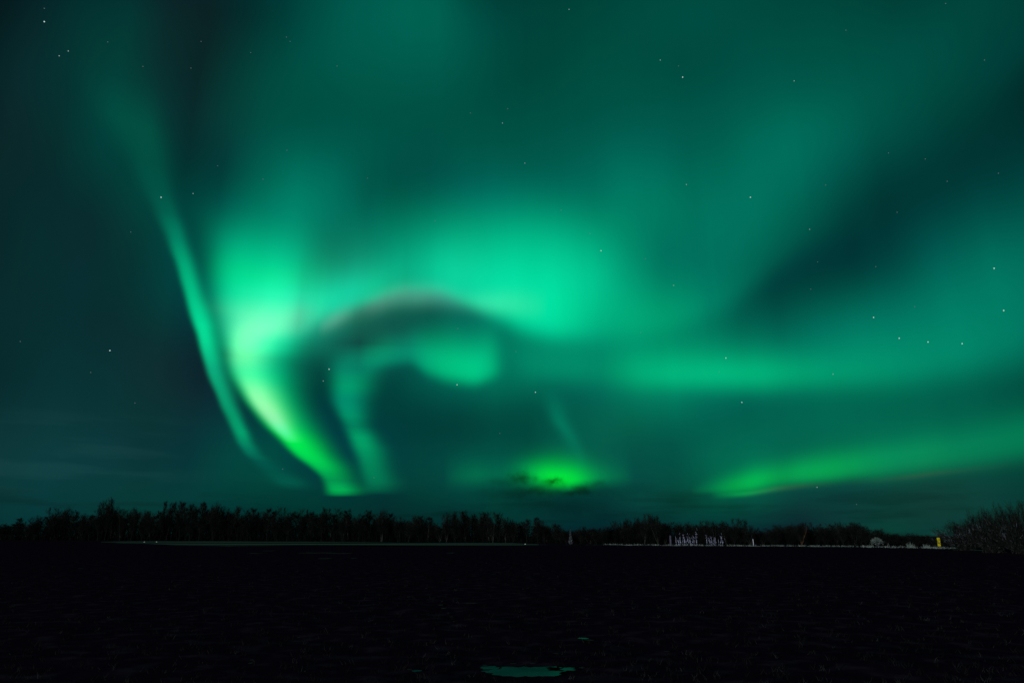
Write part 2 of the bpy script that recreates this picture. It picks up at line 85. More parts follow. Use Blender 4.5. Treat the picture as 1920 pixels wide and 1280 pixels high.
('arch','h',(2.8, 1.8),-18.201,16.990,[17.301,17.818,18.295,18.715,19.075,19.348,19.576,19.838,20.190,20.519,20.694,20.800,20.880,20.921,20.811,20.578,20.331,20.086,19.808,19.524,19.227,18.915,18.647,18.437,18.242,18.114,18.081,18.055,18.024,17.995,17.992,18.011,18.037,18.065,18.120,18.194,18.276,18.352,18.386,18.386],[1.702,1.560,1.445,1.377,1.315,1.221,1.108,1.022,.946,.890,.884,.954,1.065,1.169,1.264,1.364,1.473,1.606,1.750,1.865,1.947,2.017,2.054,2.055,2.054,2.052,2.056,2.084,2.118,2.141,2.165,2.186,2.196,2.189,2.154,2.098,2.034,1.969,1.939,1.939],[2.967,2.742,2.531,2.322,2.171,2.118,2.088,2.099,2.255,2.485,2.669,2.831,2.978,3.090,3.166,3.232,3.316,3.440,3.595,3.751,3.920,4.102,4.211,4.218,4.217,4.214,4.178,4.027,3.834,3.664,3.483,3.299,3.135,3.006,2.900,2.805,2.716,2.625,2.573,2.573],
  [[-18.1914,.0000,.0000,.0000],[-17.3654,.0000,.2312,.0960],[-16.5393,.0000,.3819,.1666],[-15.4682,.0000,.4205,.2121],[-14.3971,.0000,.3974,.2204],[-13.2871,.0000,.3754,.1990],[-12.1771,.0000,.3370,.1600],[-10.8189,.0000,.2436,.1082],[-9.4606,.0000,.2041,.0927],[-8.0592,.0000,.2831,.1365],[-6.6577,.0000,.3855,.1879],[-5.2304,.0000,.4162,.1967],[-3.8030,.0000,.4175,.1858],[-2.3754,.0000,.4443,.1857],[-0.9477,.0000,.4880,.1994],[.4693,.0000,.5275,.2227],[1.8864,.0000,.5352,.2350],[3.2915,.0000,.4868,.2163],[4.6966,.0000,.3915,.1731],[6.0925,.0000,.2686,.1169],[7.4884,.0000,.1662,.0693],[8.8704,.0000,.1274,.0492],[10.2523,.0000,.1199,.0433],[12.0690,.0000,.1018,.0337],[13.8856,.0000,.0722,.0217],[15.4328,.0000,.0396,.0114],[16.9799,.0000,.0000,.0000]]),
('arch_fringe','h',(2, 2),-16.624,3.312,[16.509,16.664,16.944,17.220,17.485,17.730,17.960,18.180,18.391,18.598,18.828,19.071,19.294,19.465,19.553,19.577,19.586,19.586,19.577,19.561,19.535,19.462,19.358,19.255,19.184,19.153,19.130,19.113,19.097,19.081,19.061,19.034,19.003,18.969,18.933,18.894,18.854,18.814,18.808,18.808],[.601,.614,.637,.659,.681,.703,.726,.748,.770,.790,.812,.836,.857,.873,.880,.882,.883,.884,.885,.886,.885,.868,.841,.816,.802,.802,.802,.803,.803,.803,.804,.804,.811,.823,.839,.857,.875,.891,.893,.893],[.601,.628,.684,.738,.773,.780,.782,.783,.784,.786,.787,.788,.789,.790,.791,.798,.817,.842,.865,.881,.883,.866,.840,.814,.801,.806,.826,.857,.892,.929,.962,.988,1.011,1.032,1.052,1.072,1.091,1.111,1.114,1.114],
  [[-16.6143,.0000,.0000,.0000],[-16.1233,.0301,.0573,.0410],[-15.6322,.0483,.0923,.0657],[-15.1412,.0565,.1094,.0772],[-14.6409,.0485,.0968,.0669],[-14.1406,.0322,.0674,.0451],[-13.6402,.0209,.0435,.0296],[-13.1285,.0224,.0384,.0308],[-12.6167,.0326,.0489,.0441],[-12.1049,.0432,.0663,.0599],[-11.2059,.0502,.1002,.0794],[-10.3069,.0514,.1317,.0938],[-9.4079,.0504,.1513,.1047],[-8.4757,.0480,.1611,.1133],[-7.5435,.0440,.1596,.1169],[-6.6113,.0375,.1513,.1114],[-5.8247,.0296,.1406,.0965],[-5.0382,.0218,.1300,.0779],[-4.2516,.0174,.1245,.0639],[-3.4648,.0184,.1261,.0594],[-2.6780,.0227,.1279,.0596],[-1.8911,.0264,.1183,.0559],[-1.1032,.0270,.0909,.0434],[-0.3153,.0248,.0544,.0261],[.4726,.0209,.0232,.0112],[1.4159,.0147,.0055,.0026],[2.3592,.0083,.0006,.0003],[3.3025,.0000,.0000,.0000]]),
('lobe','h',(3, 1.9),-13.196,0.703,[14.471,14.471,14.471,14.519,14.626,14.739,14.846,14.936,14.998,15.024,15.039,15.054,15.068,15.021,14.884,14.698,14.498,14.322,14.199,14.093,13.993,13.903,13.825,13.761,13.702,13.644,13.597,13.570,13.574,13.637,13.733,13.831,13.912,13.994,14.076,14.159,14.241,14.324,14.405,14.483],[1.398,1.398,1.398,1.384,1.358,1.331,1.304,1.277,1.251,1.224,1.191,1.161,1.149,1.158,1.178,1.202,1.224,1.239,1.243,1.243,1.244,1.244,1.245,1.246,1.246,1.247,1.247,1.248,1.248,1.249,1.249,1.250,1.248,1.242,1.232,1.219,1.204,1.189,1.175,1.162],[1.312,1.312,1.312,1.305,1.289,1.272,1.255,1.242,1.235,1.237,1.276,1.343,1.417,1.506,1.620,1.743,1.862,1.959,2.026,2.086,2.140,2.186,2.217,2.228,2.230,2.231,2.232,2.232,2.236,2.264,2.301,2.324,2.315,2.275,2.212,2.133,2.044,1.952,1.865,1.790],
  [[-13.1859,.0000,.0000,.0000],[-12.4542,.0000,.0602,.0213],[-11.7225,.0000,.1008,.0367],[-10.9908,.0000,.1294,.0502],[-10.3029,.0000,.1351,.0581],[-9.6150,.0000,.1324,.0634],[-8.9270,.0000,.1440,.0698],[-8.2647,.0000,.1821,.0792],[-7.6024,.0000,.2373,.0902],[-6.9400,.0000,.2908,.0994],[-6.2961,.0000,.3303,.1049],[-5.6522,.0000,.3583,.1083],[-5.0082,.0000,.3801,.1128],[-4.4114,.0000,.3972,.1191],[-3.8145,.0000,.4073,.1260],[-3.2177,.0000,.3981,.1262],[-2.7900,.0000,.3677,.1170],[-2.3623,.0000,.3161,.0998],[-1.9347,.0000,.2455,.0766],[-1.5973,.0000,.1738,.0539],[-1.2599,.0000,.1000,.0309],[-0.9226,.0000,.0423,.0131],[-0.5227,.0000,.0100,.0031],[-0.1227,.0000,.0011,.0003],[.2772,.0000,.0000,.0000]]),
('mid_band','h',(2.2, 1.8),-0.471,37.992,[14.125,14.056,13.983,13.905,13.823,13.738,13.646,13.544,13.438,13.331,13.228,13.134,13.051,12.968,12.893,12.835,12.778,12.718,12.654,12.587,12.524,12.466,12.412,12.359,12.306,12.251,12.202,12.161,12.126,12.098,12.076,12.071,12.096,12.143,12.208,12.285,12.383,12.529,12.695,12.849],[1.519,1.519,1.518,1.517,1.515,1.513,1.508,1.497,1.481,1.461,1.438,1.414,1.387,1.346,1.309,1.299,1.314,1.345,1.378,1.402,1.416,1.428,1.438,1.449,1.462,1.481,1.505,1.533,1.564,1.597,1.631,1.665,1.700,1.739,1.781,1.829,1.887,1.961,2.041,2.117],[1.790,1.849,1.918,1.982,2.031,2.051,2.040,2.009,1.966,1.920,1.879,1.850,1.841,1.834,1.826,1.818,1.810,1.801,1.791,1.782,1.778,1.783,1.794,1.811,1.831,1.862,1.935,2.034,2.137,2.220,2.259,2.262,2.260,2.253,2.240,2.221,2.195,2.170,2.143,2.116],
  [[.0000,.0000,.0000,.0000],[1.5318,.0000,.0437,.0162],[3.0637,.0000,.0757,.0276],[4.5955,.0000,.0956,.0331],[5.6542,.0000,.0894,.0275],[6.7129,.0000,.0776,.0191],[7.7716,.0000,.0774,.0151],[8.8129,.0000,.0984,.0199],[9.8542,.0000,.1328,.0309],[10.8954,.0000,.1657,.0429],[11.9158,.0000,.1877,.0525],[12.9361,.0000,.2022,.0601],[13.9564,.0000,.2154,.0664],[15.3278,.0000,.2369,.0740],[16.6992,.0000,.2611,.0806],[18.0706,.0000,.2811,.0855],[18.9301,.0000,.2881,.0865],[19.7896,.0000,.2886,.0856],[20.6492,.0000,.2798,.0824],[21.6378,.0000,.2561,.0753],[22.6264,.0000,.2262,.0673],[23.6151,.0000,.2002,.0611],[25.4732,.0000,.1721,.0574],[27.3313,.0000,.1537,.0573],[29.1894,.0000,.1369,.0571],[30.8997,.0000,.1217,.0562],[32.6099,.0000,.1067,.0546],[34.3202,.0000,.0925,.0520],[35.5406,.0000,.0834,.0493],[36.7611,.0000,.0758,.0464],[37.9815,.0000,.0663,.0424]]),
('low_arc','h',(3, 1.7),14.147,36.903,[3.386,3.468,3.552,3.639,3.731,3.827,3.926,4.027,4.136,4.251,4.352,4.440,4.520,4.595,4.668,4.740,4.810,4.876,4.941,5.009,5.083,5.166,5.254,5.339,5.415,5.479,5.533,5.582,5.634,5.693,5.756,5.824,5.895,5.971,6.054,6.144,6.238,6.333,6.428,6.518],[.207,.257,.308,.365,.440,.529,.616,.681,.719,.746,.771,.795,.818,.839,.858,.875,.887,.896,.906,.920,.945,1.008,1.094,1.181,1.244,1.275,1.297,1.314,1.327,1.340,1.349,1.356,1.365,1.378,1.399,1.427,1.461,1.497,1.533,1.565],[.331,.461,.594,.696,.760,.812,.854,.891,.925,.953,.978,1.001,1.021,1.041,1.060,1.080,1.100,1.119,1.138,1.159,1.182,1.208,1.236,1.265,1.294,1.322,1.353,1.383,1.408,1.424,1.434,1.441,1.448,1.459,1.474,1.492,1.513,1.534,1.555,1.575],
  [[14.3651,.0000,.0000,.0000],[14.8475,.0000,.0292,.0050],[15.3299,.0000,.0543,.0082],[15.8123,.0000,.0870,.0102],[16.3168,.0000,.1286,.0100],[16.8213,.0000,.1735,.0086],[17.3258,.0000,.2162,.0076],[17.9982,.0000,.2648,.0084],[18.6706,.0000,.2997,.0101],[19.3430,.0000,.3031,.0104],[19.9092,.0000,.2754,.0088],[20.4753,.0000,.2351,.0069],[21.0415,.0000,.2094,.0071],[21.6206,.0000,.2143,.0109],[22.1997,.0000,.2389,.0166],[22.7789,.0000,.2620,.0213],[23.7147,.0000,.2692,.0232],[24.6506,.0000,.2591,.0228],[25.5864,.0000,.2396,.0237],[26.4878,.0000,.2157,.0262],[27.3892,.0000,.1902,.0297],[28.2906,.0000,.1700,.0329],[29.1477,.0000,.1600,.0345],[30.0048,.0000,.1557,.0348],[30.8619,.0000,.1508,.0342],[31.6825,.0000,.1417,.0330],[32.5031,.0000,.1306,.0317],[33.3237,.0000,.1216,.0307],[34.5135,.0000,.1172,.0307],[35.7033,.0000,.1173,.0314],[36.8931,.0000,.1188,.0325]]),
('arc_fringe','h',(2, 2),15.763,36.604,[3.114,3.139,3.162,3.186,3.213,3.246,3.286,3.332,3.384,3.440,3.498,3.556,3.613,3.667,3.716,3.758,3.791,3.818,3.841,3.861,3.879,3.899,3.922,3.949,3.982,4.021,4.064,4.110,4.158,4.210,4.267,4.325,4.382,4.437,4.490,4.542,4.594,4.645,4.696,4.745],[.286,.266,.242,.221,.206,.202,.201,.201,.200,.200,.199,.198,.198,.197,.196,.196,.195,.194,.193,.192,.192,.191,.190,.189,.188,.187,.186,.185,.184,.183,.182,.181,.180,.181,.185,.194,.206,.219,.232,.242],[.287,.266,.243,.221,.206,.202,.202,.201,.201,.200,.199,.199,.198,.197,.197,.196,.195,.194,.194,.193,.192,.191,.190,.189,.188,.187,.186,.186,.185,.184,.183,.182,.181,.181,.189,.203,.221,.241,.261,.277],
  [[15.7730,.0000,.0000,.0000],[16.3964,.0000,.0588,.0057],[17.0198,.0002,.0926,.0089],[17.6431,.0009,.1216,.0117],[18.2665,.0022,.1359,.0131],[19.0311,.0049,.1251,.0120],[19.7957,.0082,.0933,.0090],[20.5602,.0109,.0564,.0054],[21.3248,.0118,.0268,.0026],[22.0060,.0106,.0106,.0010],[22.6872,.0082,.0029,.0003],[23.3684,.0053,.0004,.0000],[24.0497,.0029,.0000,.0000],[25.0607,.0011,.0000,.0000],[26.0718,.0011,.0000,.0000],[27.0828,.0018,.0000,.0000],[28.0938,.0034,.0000,.0000],[28.7312,.0050,.0000,.0000],[29.3685,.0069,.0000,.0000],[30.0058,.0084,.0000,.0000],[30.6432,.0091,.0000,.0000],[31.2534,.0087,.0000,.0000],[31.8636,.0075,.0000,.0000],[32.4738,.0059,.0000,.0000],[33.0840,.0043,.0000,.0000],[33.9616,.0028,.0000,.0000],[34.8392,.0018,.0000,.0000],[35.7168,.0010,.0000,.0000],[36.5944,.0000,.0000,.0000]]),
('low_glow','h',(2, 1.6),-6.156,10.478,[4.751,4.770,4.791,4.814,4.836,4.859,4.880,4.899,4.917,4.931,4.942,4.948,4.950,4.950,4.951,4.951,4.950,4.949,4.909,4.835,4.754,4.676,4.579,4.487,4.429,4.428,4.470,4.527,4.577,4.612,4.643,4.673,4.700,4.726,4.750,4.774,4.798,4.821,4.845,4.869],[.854,.855,.856,.856,.857,.858,.858,.859,.859,.859,.860,.860,.860,.860,.860,.860,.860,.860,.845,.816,.783,.745,.691,.637,.603,.600,.611,.625,.639,.651,.662,.673,.684,.695,.707,.718,.729,.740,.751,.761],[1.291,1.268,1.242,1.214,1.185,1.156,1.129,1.103,1.080,1.062,1.048,1.040,1.039,1.039,1.039,1.039,1.039,1.039,1.053,1.081,1.113,1.150,1.203,1.255,1.288,1.287,1.262,1.230,1.206,1.192,1.181,1.171,1.162,1.153,1.146,1.138,1.131,1.123,1.115,1.106],
  [[-5.7109,.0000,.0000,.0000],[-4.8353,.0000,.0350,.0054],[-3.9597,.0000,.0578,.0089],[-3.0841,.0000,.0684,.0107],[-2.3501,.0000,.0587,.0096],[-1.6161,.0000,.0444,.0077],[-0.8821,.0000,.0510,.0090],[-0.2205,.0000,.0925,.0147],[.4410,.0000,.1705,.0224],[1.1026,.0000,.2856,.0262],[1.6887,.0000,.4206,.0228],[2.2747,.0000,.5709,.0148],[2.8608,.0000,.7004,.0069],[3.3709,.0000,.7701,.0029],[3.8811,.0000,.7927,.0014],[4.3913,.0000,.7583,.0015],[4.8730,.0000,.6662,.0027],[5.3547,.0000,.5367,.0049],[5.8364,.0000,.4053,.0077],[6.3014,.0000,.2992,.0110],[6.7663,.0000,.2153,.0139],[7.2313,.0000,.1529,.0154],[8.1674,.0000,.0864,.0120],[9.1035,.0000,.0445,.0067],[10.0396,.0000,.0000,.0000]]),
]
# small dark clouds in front of the low glow: azimuth, elevation, half sizes, share of light they hide
CLOUDS = [(0.881,4.605,1.056,0.561,0.7),(3.382,4.297,0.832,0.386,0.78),(5.854,3.686,0.650,0.341,0.5),(7.191,3.549,1.932,0.509,0.22),(-0.438,3.363,2.625,0.513,0.35),(3.915,2.423,4.092,0.720,0.32),(14.120,2.849,2.035,0.661,0.2),(10.410,3.728,1.687,0.421,0.12),(1.970,3.489,1.835,0.299,0.45),(2.280,3.873,0.613,0.214,0.3),(4.892,3.436,1.128,0.255,0.5),(6.866,4.146,0.649,0.256,0.3),(-0.879,4.219,1.143,0.301,0.25)]

world = bpy.data.worlds.new('World')
scene.world = world
world.use_nodes = True
nt = world.node_tree
nt.nodes.clear()
NEW = nt.nodes.new
def link(a, b): nt.links.new(a, b)
def math_node(op, a, b=None, clamp=False):
    n = NEW('ShaderNodeMath'); n.operation = op; n.use_clamp = clamp
    for i, v in enumerate((a, b)):
        if v is None: continue
        if isinstance(v, (int, float)): n.inputs[i].default_value = v
        else: link(v, n.inputs[i])
    return n.outputs[0]
def vec_node(op, a, b=None, scale=None):
    n = NEW('ShaderNodeVectorMath'); n.operation = op
    for i, v in enumerate((a, b)):
        if v is None: continue
        if isinstance(v, (tuple, list)): n.inputs[i].default_value = v
        else: link(v, n.inputs[i])
    if scale is not None:
        if isinstance(scale, (int, float)): n.inputs['Scale'].default_value = scale
        else: link(scale, n.inputs['Scale'])
    return n.outputs[0]
def map_range(v, a, b, c=0.0, d=1.0, kind='LINEAR'):
    n = NEW('ShaderNodeMapRange'); n.interpolation_type = kind; n.clamp = True
    link(v, n.inputs[0])
    for i, x in enumerate((a, b, c, d)): n.inputs[i + 1].default_value = x
    return n.outputs[0]
def ramp(t, stops):
    n = NEW('ShaderNodeValToRGB'); cr = n.color_ramp; cr.interpolation = 'LINEAR'
    while len(cr.elements) > 1: cr.elements.remove(cr.elements[-1])
    for i, (p, c) in enumerate(stops):
        e = cr.elements[0] if i == 0 else cr.elements.new(p)
        e.position = p; e.color = (max(c[0], 0), max(c[1], 0), max(c[2], 0), 1)
    link(t, n.inputs[0])
    return n.outputs[0]
def curve(t, ys):
    lo, hi = min(ys), max(ys); sp = max(hi - lo, 1e-6)
    n = NEW('ShaderNodeFloatCurve'); m = n.mapping; m.use_clip = False; m.extend = 'HORIZONTAL'
    c = m.curves[0]; N = len(ys)
    c.points[0].location = (0, (ys[0] - lo) / sp); c.points[1].location = (1, (ys[-1] - lo) / sp)
    for i in range(1, N - 1): c.points.new(i / (N - 1), (ys[i] - lo) / sp)
    for p in c.points: p.handle_type = 'VECTOR'
    m.update()
    link(t, n.inputs['Value'])
    return math_node('ADD', math_node('MULTIPLY', n.outputs[0], sp), lo)

tc = NEW('ShaderNodeTexCoord')
sep = NEW('ShaderNodeSeparateXYZ'); link(tc.outputs['Generated'], sep.inputs[0])
AZ0 = math_node('MULTIPLY', math_node('ARCTAN2', sep.outputs[0], sep.outputs[1]), 180 / math.pi)
EL0 = math_node('MULTIPLY', math_node('ARCSINE', sep.outputs[2]), 180 / math.pi)
# a little waviness so that no edge is perfectly smooth
wav = NEW('ShaderNodeTexNoise'); wav.inputs['Scale'].default_value = 9.0; wav.inputs['Detail'].default_value = 2.0
link(tc.outputs['Generated'], wav.inputs['Vector'])
wsep = NEW('ShaderNodeSeparateColor'); link(wav.outputs['Color'], wsep.inputs[0])
AZ = math_node('ADD', AZ0, math_node('MULTIPLY', math_node('SUBTRACT', wsep.outputs[0], 0.5), 0.8))
EL = math_node('ADD', EL0, math_node('MULTIPLY', math_node('SUBTRACT', wsep.outputs[1], 0.5), 0.35))

# clouds get ragged edges
rag = NEW('ShaderNodeTexNoise'); rag.inputs['Scale'].default_value = 80.0; rag.inputs['Detail'].default_value = 4.0
link(tc.outputs['Generated'], rag.inputs['Vector'])
rsep = NEW('ShaderNodeSeparateColor'); link(rag.outputs['Color'], rsep.inputs[0])
AZ1 = math_node('ADD', AZ0, math_node('MULTIPLY', math_node('SUBTRACT', rsep.outputs[0], 0.5), 1.6))
EL1 = math_node('ADD', EL0, math_node('MULTIPLY', math_node('SUBTRACT', rsep.outputs[1], 0.5), 0.8))
MEAN = (0.003, 0.05, 0.04)
total = None
def add(v):
    global total
    total = v if total is None else vec_node('ADD', total, v)
t_az = map_range(AZ, -60, 60)
for e, row in zip(GLOW_ELEV, GLOW_ROWS):
    rowmean = [sum(c[k] for c in row) / len(row) for k in range(3)]
    stops = [(0.0, rowmean)] + [((-46 + 92 * i / 31 + 60) / 120, c) for i, c in enumerate(row) if 0 < i < 31] 
    stops = stops[:31] + [(1.0, rowmean)]
    d = math_node('DIVIDE', math_node('SUBTRACT', EL, e), GLOW_SPREAD)
    w = math_node('EXPONENT', math_node('MULTIPLY', math_node('MULTIPLY', d, d), -1))
    add(vec_node('SCALE', ramp(t_az, stops), scale=w))
add(vec_node('SCALE', MEAN, scale=map_range(EL, 44, 62, 0, 1, 'SMOOTHSTEP')))
for name, axis, power, lo, hi, cen, neg, pos, stops in BANDS:
    T, D = (EL, AZ) if axis == 'v' else (AZ, EL)
    t = map_range(T, lo, hi)
    d = math_node('SUBTRACT', D, curve(t, cen))
    side = math_node('GREATER_THAN', d, 0.0)
    wn, wp = curve(t, neg), curve(t, pos)
    w = math_node('ADD', math_node('MULTIPLY', wp, side), math_node('MULTIPLY', wn, math_node('SUBTRACT', 1.0, side)))
    q = math_node('POWER', math_node('ABSOLUTE', math_node('DIVIDE', d, w)), math_node('ADD', math_node('MULTIPLY', side, power[1] - power[0]), power[0]))
    prof = math_node('EXPONENT', math_node('MULTIPLY', q, -1))
    add(vec_node('SCALE', ramp(t, [((s[0] - lo) / (hi - lo), s[1:]) for s in stops]), scale=prof))
total = vec_node('MAXIMUM', vec_node('ADD', total, tuple(GLOW_BASE)), (0, 0, 0))
for a, e, sa, se, k in CLOUDS:
    u = math_node('DIVIDE', math_node('SUBTRACT', AZ1, a), sa); v = math_node('DIVIDE', math_node('SUBTRACT', EL1, e), se)
    w = math_node('EXPONENT', math_node('MULTIPLY', math_node('ADD', math_node('MULTIPLY', u, u), math_node('MULTIPLY', v, v)), -1))
    total = vec_node('SCALE', total, scale=math_node('SUBTRACT', 1.0, math_node('MULTIPLY', w, k)))
# faint upright rays inside the curtains
rco = NEW('ShaderNodeCombineXYZ'); link(math_node('MULTIPLY', AZ0, 0.6), rco.inputs[0]); link(math_node('MULTIPLY', EL0, 0.07), rco.inputs[1])
rayn = NEW('ShaderNodeTexNoise'); rayn.inputs['Scale'].default_value = 1.0; rayn.inputs['Detail'].default_value = 3.0
link(rco.outputs[0], rayn.inputs['Vector'])
total = vec_node('SCALE', total, scale=map_range(rayn.outputs[0], 0.2, 0.8, 0.975, 1.025))
# thin streaks of cloud lying low over the horizon
cmap = NEW('ShaderNodeMapping'); cmap.inputs['Scale'].default_value = (7, 7, 60)
link(tc.outputs['Generated'], cmap.inputs[0])
cn = NEW('ShaderNodeTexNoise'); cn.inputs['Scale'].default_value = 1.0; cn.inputs['Detail'].default_value = 5.0
link(cmap.outputs[0], cn.inputs['Vector'])
low = math_node('MULTIPLY', map_range(cn.outputs[0], 0.48, 0.66, 0, 1, 'SMOOTHSTEP'), map_range(EL0, 2.2, 4.4, 0.26, 0, 'SMOOTHSTEP'))
total = vec_node('SCALE', total, scale=math_node('SUBTRACT', 1.0, low))
# wisps of pale cloud low on the left
wisp = math_node('MULTIPLY', map_range(cn.outputs[0], 0.45, 0.65, 0, 1, 'SMOOTHSTEP'), math_node('MULTIPLY', map_range(EL0, 1.5, 4, 0, 1, 'SMOOTHSTEP'), map_range(EL0, 6, 10, 1, 0, 'SMOOTHSTEP')))
wisp = math_node('MULTIPLY', wisp, map_range(AZ0, -30, -22, 1, 0.12, 'SMOOTHSTEP'))
total = vec_node('ADD', total, vec_node('SCALE', (0.0022, 0.0070, 0.0066), scale=wisp))
# far round to the sides and behind, an even green night
far = map_range(math_node('ABSOLUTE', AZ0), 65, 115, 0, 1, 'SMOOTHSTEP')
mixn = NEW('ShaderNodeMix'); mixn.data_type = 'VECTOR'
link(far, mixn.inputs['Factor']); link(total, mixn.inputs[4]); mixn.inputs[5].default_value = MEAN
bg = NEW('ShaderNodeBackground'); link(mixn.outputs[1], bg.inputs['Color'])
sky = NEW('ShaderNodeTexSky'); sky.sky_type = 'NISHITA'; sky.sun_disc = False
sky.sun_elevation = FILL_ELEV; sky.sun_rotation = FILL_ROT
bg2 = NEW('ShaderNodeBackground'); link(sky.outputs[0], bg2.inputs['Color']); bg2.inputs['Strength'].default_value = 0.0002
adds = NEW('ShaderNodeAddShader'); link(bg.outputs[0], adds.inputs[0]); link(bg2.outputs[0], adds.inputs[1])
wout = NEW('ShaderNodeOutputWorld'); link(adds.outputs[0], wout.inputs['Surface'])
world.cycles.sampling_method = 'MANUAL'
world.cycles.sample_map_resolution = 512

# ------------------------------------------------------------------ helpers
CP, SP = math.cos(PITCH), math.sin(PITCH)
def ray(px, py):
    a, b = (px - 960) / FOCAL, -(py - 640) / FOCAL
    return Vector((a, CP - b * SP, SP + b * CP))
def ground_at(px, py):
    d = ray(px, py); t = -EYE / d.z
    return Vector((d.x * t, d.y * t, 0))
def at_depth(px, py, y):
    d = ray(px, py); t = y / d.y
    return Vector((d.x * t, y, EYE + d.z * t))
def lerp_table(tab, x):
    if x <= tab[0][0]: return tab[0][1]
    for (a, va), (b, vb) in zip(tab, tab[1:]):
        if x <= b: return va + (vb - va) * (x - a) / (b - a)
    return tab[-1][1]

def material(name, color, rough=0.9, spec=0.0, noise_scale=None, color2=None, bump=0.0, thr=(0.4, 0.6)):
    m = bpy.data.materials.new(name); m.use_nodes = True
    t = m.node_tree; b = t.nodes['Principled BSDF']
    b.inputs['Roughness'].default_value = rough
    b.inputs['Specular IOR Level'].default_value = spec
    b.inputs['Base Color'].default_value = (*color, 1)
    if noise_scale is not None:
        tx = t.nodes.new('ShaderNodeTexCoord'); n = t.nodes.new('ShaderNodeTexNoise')
        n.inputs['Scale'].default_value = noise_scale; n.inputs['Detail'].default_value = 5
        t.links.new(tx.outputs['Object'], n.inputs['Vector'])
        r = t.nodes.new('ShaderNodeValToRGB')
        r.color_ramp.elements[0].position = thr[0]; r.color_ramp.elements[1].position = thr[1]
        r.color_ramp.elements[0].color = (*color, 1); r.color_ramp.elements[1].color = (*(color2 or color), 1)
        t.links.new(n.outputs[0], r.inputs[0]); t.links.new(r.outputs[0], b.inputs['Base Color'])
        if bump:
            bp = t.nodes.new('ShaderNodeBump'); bp.inputs['Strength'].default_value = bump
            t.links.new(n.outputs[0], bp.inputs['Height']); t.links.new(bp.outputs[0], b.inputs['Normal'])
    return m

M = {}
M['soil'] = material('dark_wet_soil', (0.022, 0.009, 0.024), 1, 0.0, 2.2, (0.075, 0.036, 0.065), 0.45, (0.5, 0.8))
M['grass'] = material('dark_dead_grass', (0.012, 0.012, 0.012), 1, 0.0, 3.0, (0.05, 0.055, 0.055), 0, (0.5, 0.75))
M['bark'] = material('dark_bark', (0.012, 0.014, 0.014), 0.9, 0.0, 4.0, (0.05, 0.055, 0.05), 0.2, (0.5, 0.7))
M['pale_bark'] = material('pale_birch_bark', (0.03, 0.035, 0.03), 0.9, 0.0, 5.0, (0.09, 0.1, 0.09), 0.2, (0.45, 0.65))
M['brown_bark'] = material('brown_bark', (0.07, 0.035, 0.02), 0.9, 0.0, 6.0, (0.13, 0.075, 0.05), 0.2)
M['twig'] = material('dark_bare_twigs', (0.010, 0.013, 0.012), 1, 0.0, 3.0, (0.028, 0.034, 0.03), 0, (0.4, 0.7))
M['brush'] = material('black_brushwood', (0.006, 0.007, 0.007), 1, 0.0)
M['frost'] = material('hoar_frost', (0.16, 0.24, 0.23), 0.9, 0.1, 1.2, (0.42, 0.52, 0.5), 0, (0.35, 0.7))
M['frost_twig'] = material('frosted_dark_twigs', (0.02, 0.022, 0.026), 0.95, 0.0, 2.0, (0.3, 0.33, 0.42), 0, (0.46, 0.66))
M['blue_frost'] = material('lavender_hoar_frost', (0.02, 0.02, 0.06), 0.9, 0.1, 4.0, (0.66, 0.7, 1.0), 0, (0.46, 0.53))
M['pale_frost'] = material('pale_blue_frost', (0.10, 0.12, 0.15), 0.9, 0.1, 3.0, (0.25, 0.29, 0.34), 0)
M['yellow'] = material('worn_yellow_paint', (0.80, 0.70, 0.015), 0.5, 0.2, 7.0, (0.55, 0.42, 0.012), 0.1, (0.55, 0.75))
M['post_dark'] = material('dark_cap', (0.05, 0.05, 0.03), 0.6, 0.2)
M['post_foot'] = material('rusty_foot', (0.16, 0.07, 0.04), 0.8, 0.1, 8.0, (0.08, 0.05, 0.04))
M['marker'] = material('white_marker_paint', (0.42, 0.42, 0.6), 0.6, 0.2, 6.0, (0.85, 0.85, 0.98), 0)
M['marker_dim'] = material('grey_weathered_post', (0.08, 0.08, 0.14), 0.8, 0.1, 6.0, (0.14, 0.14, 0.22))
M['glint_lump'] = material('pale_glint', (0.6, 0.65, 0.65), 0.8, 0.2, 20.0, (0.8, 0.85, 0.85), 0.2)  # near-white colour stands in for bright glints along the shore

def mesh_object(name, verts, faces, mat, parent=None, smooth=False):
    me = bpy.data.meshes.new(name); me.from_pydata(verts, [], faces); me.update()
    me.materials.append(mat)
    if smooth:
        for p in me.polygons: p.use_smooth = True
    o = bpy.data.objects.new(name, me); col.objects.link(o)
    if parent: o.parent = parent
    return o
def tag(o, label=None, cat=None, group=None, kind=None):
    if label: o['label'] = label
    if cat: o['category'] = cat
    if group: o['group'] = group
    if kind: o['kind'] = kind
    return o
def thing(name, label, cat, loc, group=None, rz=0):
    o = bpy.data.objects.new(name, None); col.objects.link(o)
    o.location = loc; o.rotation_euler = (0, 0, rz)
    return tag(o, label, cat, group)

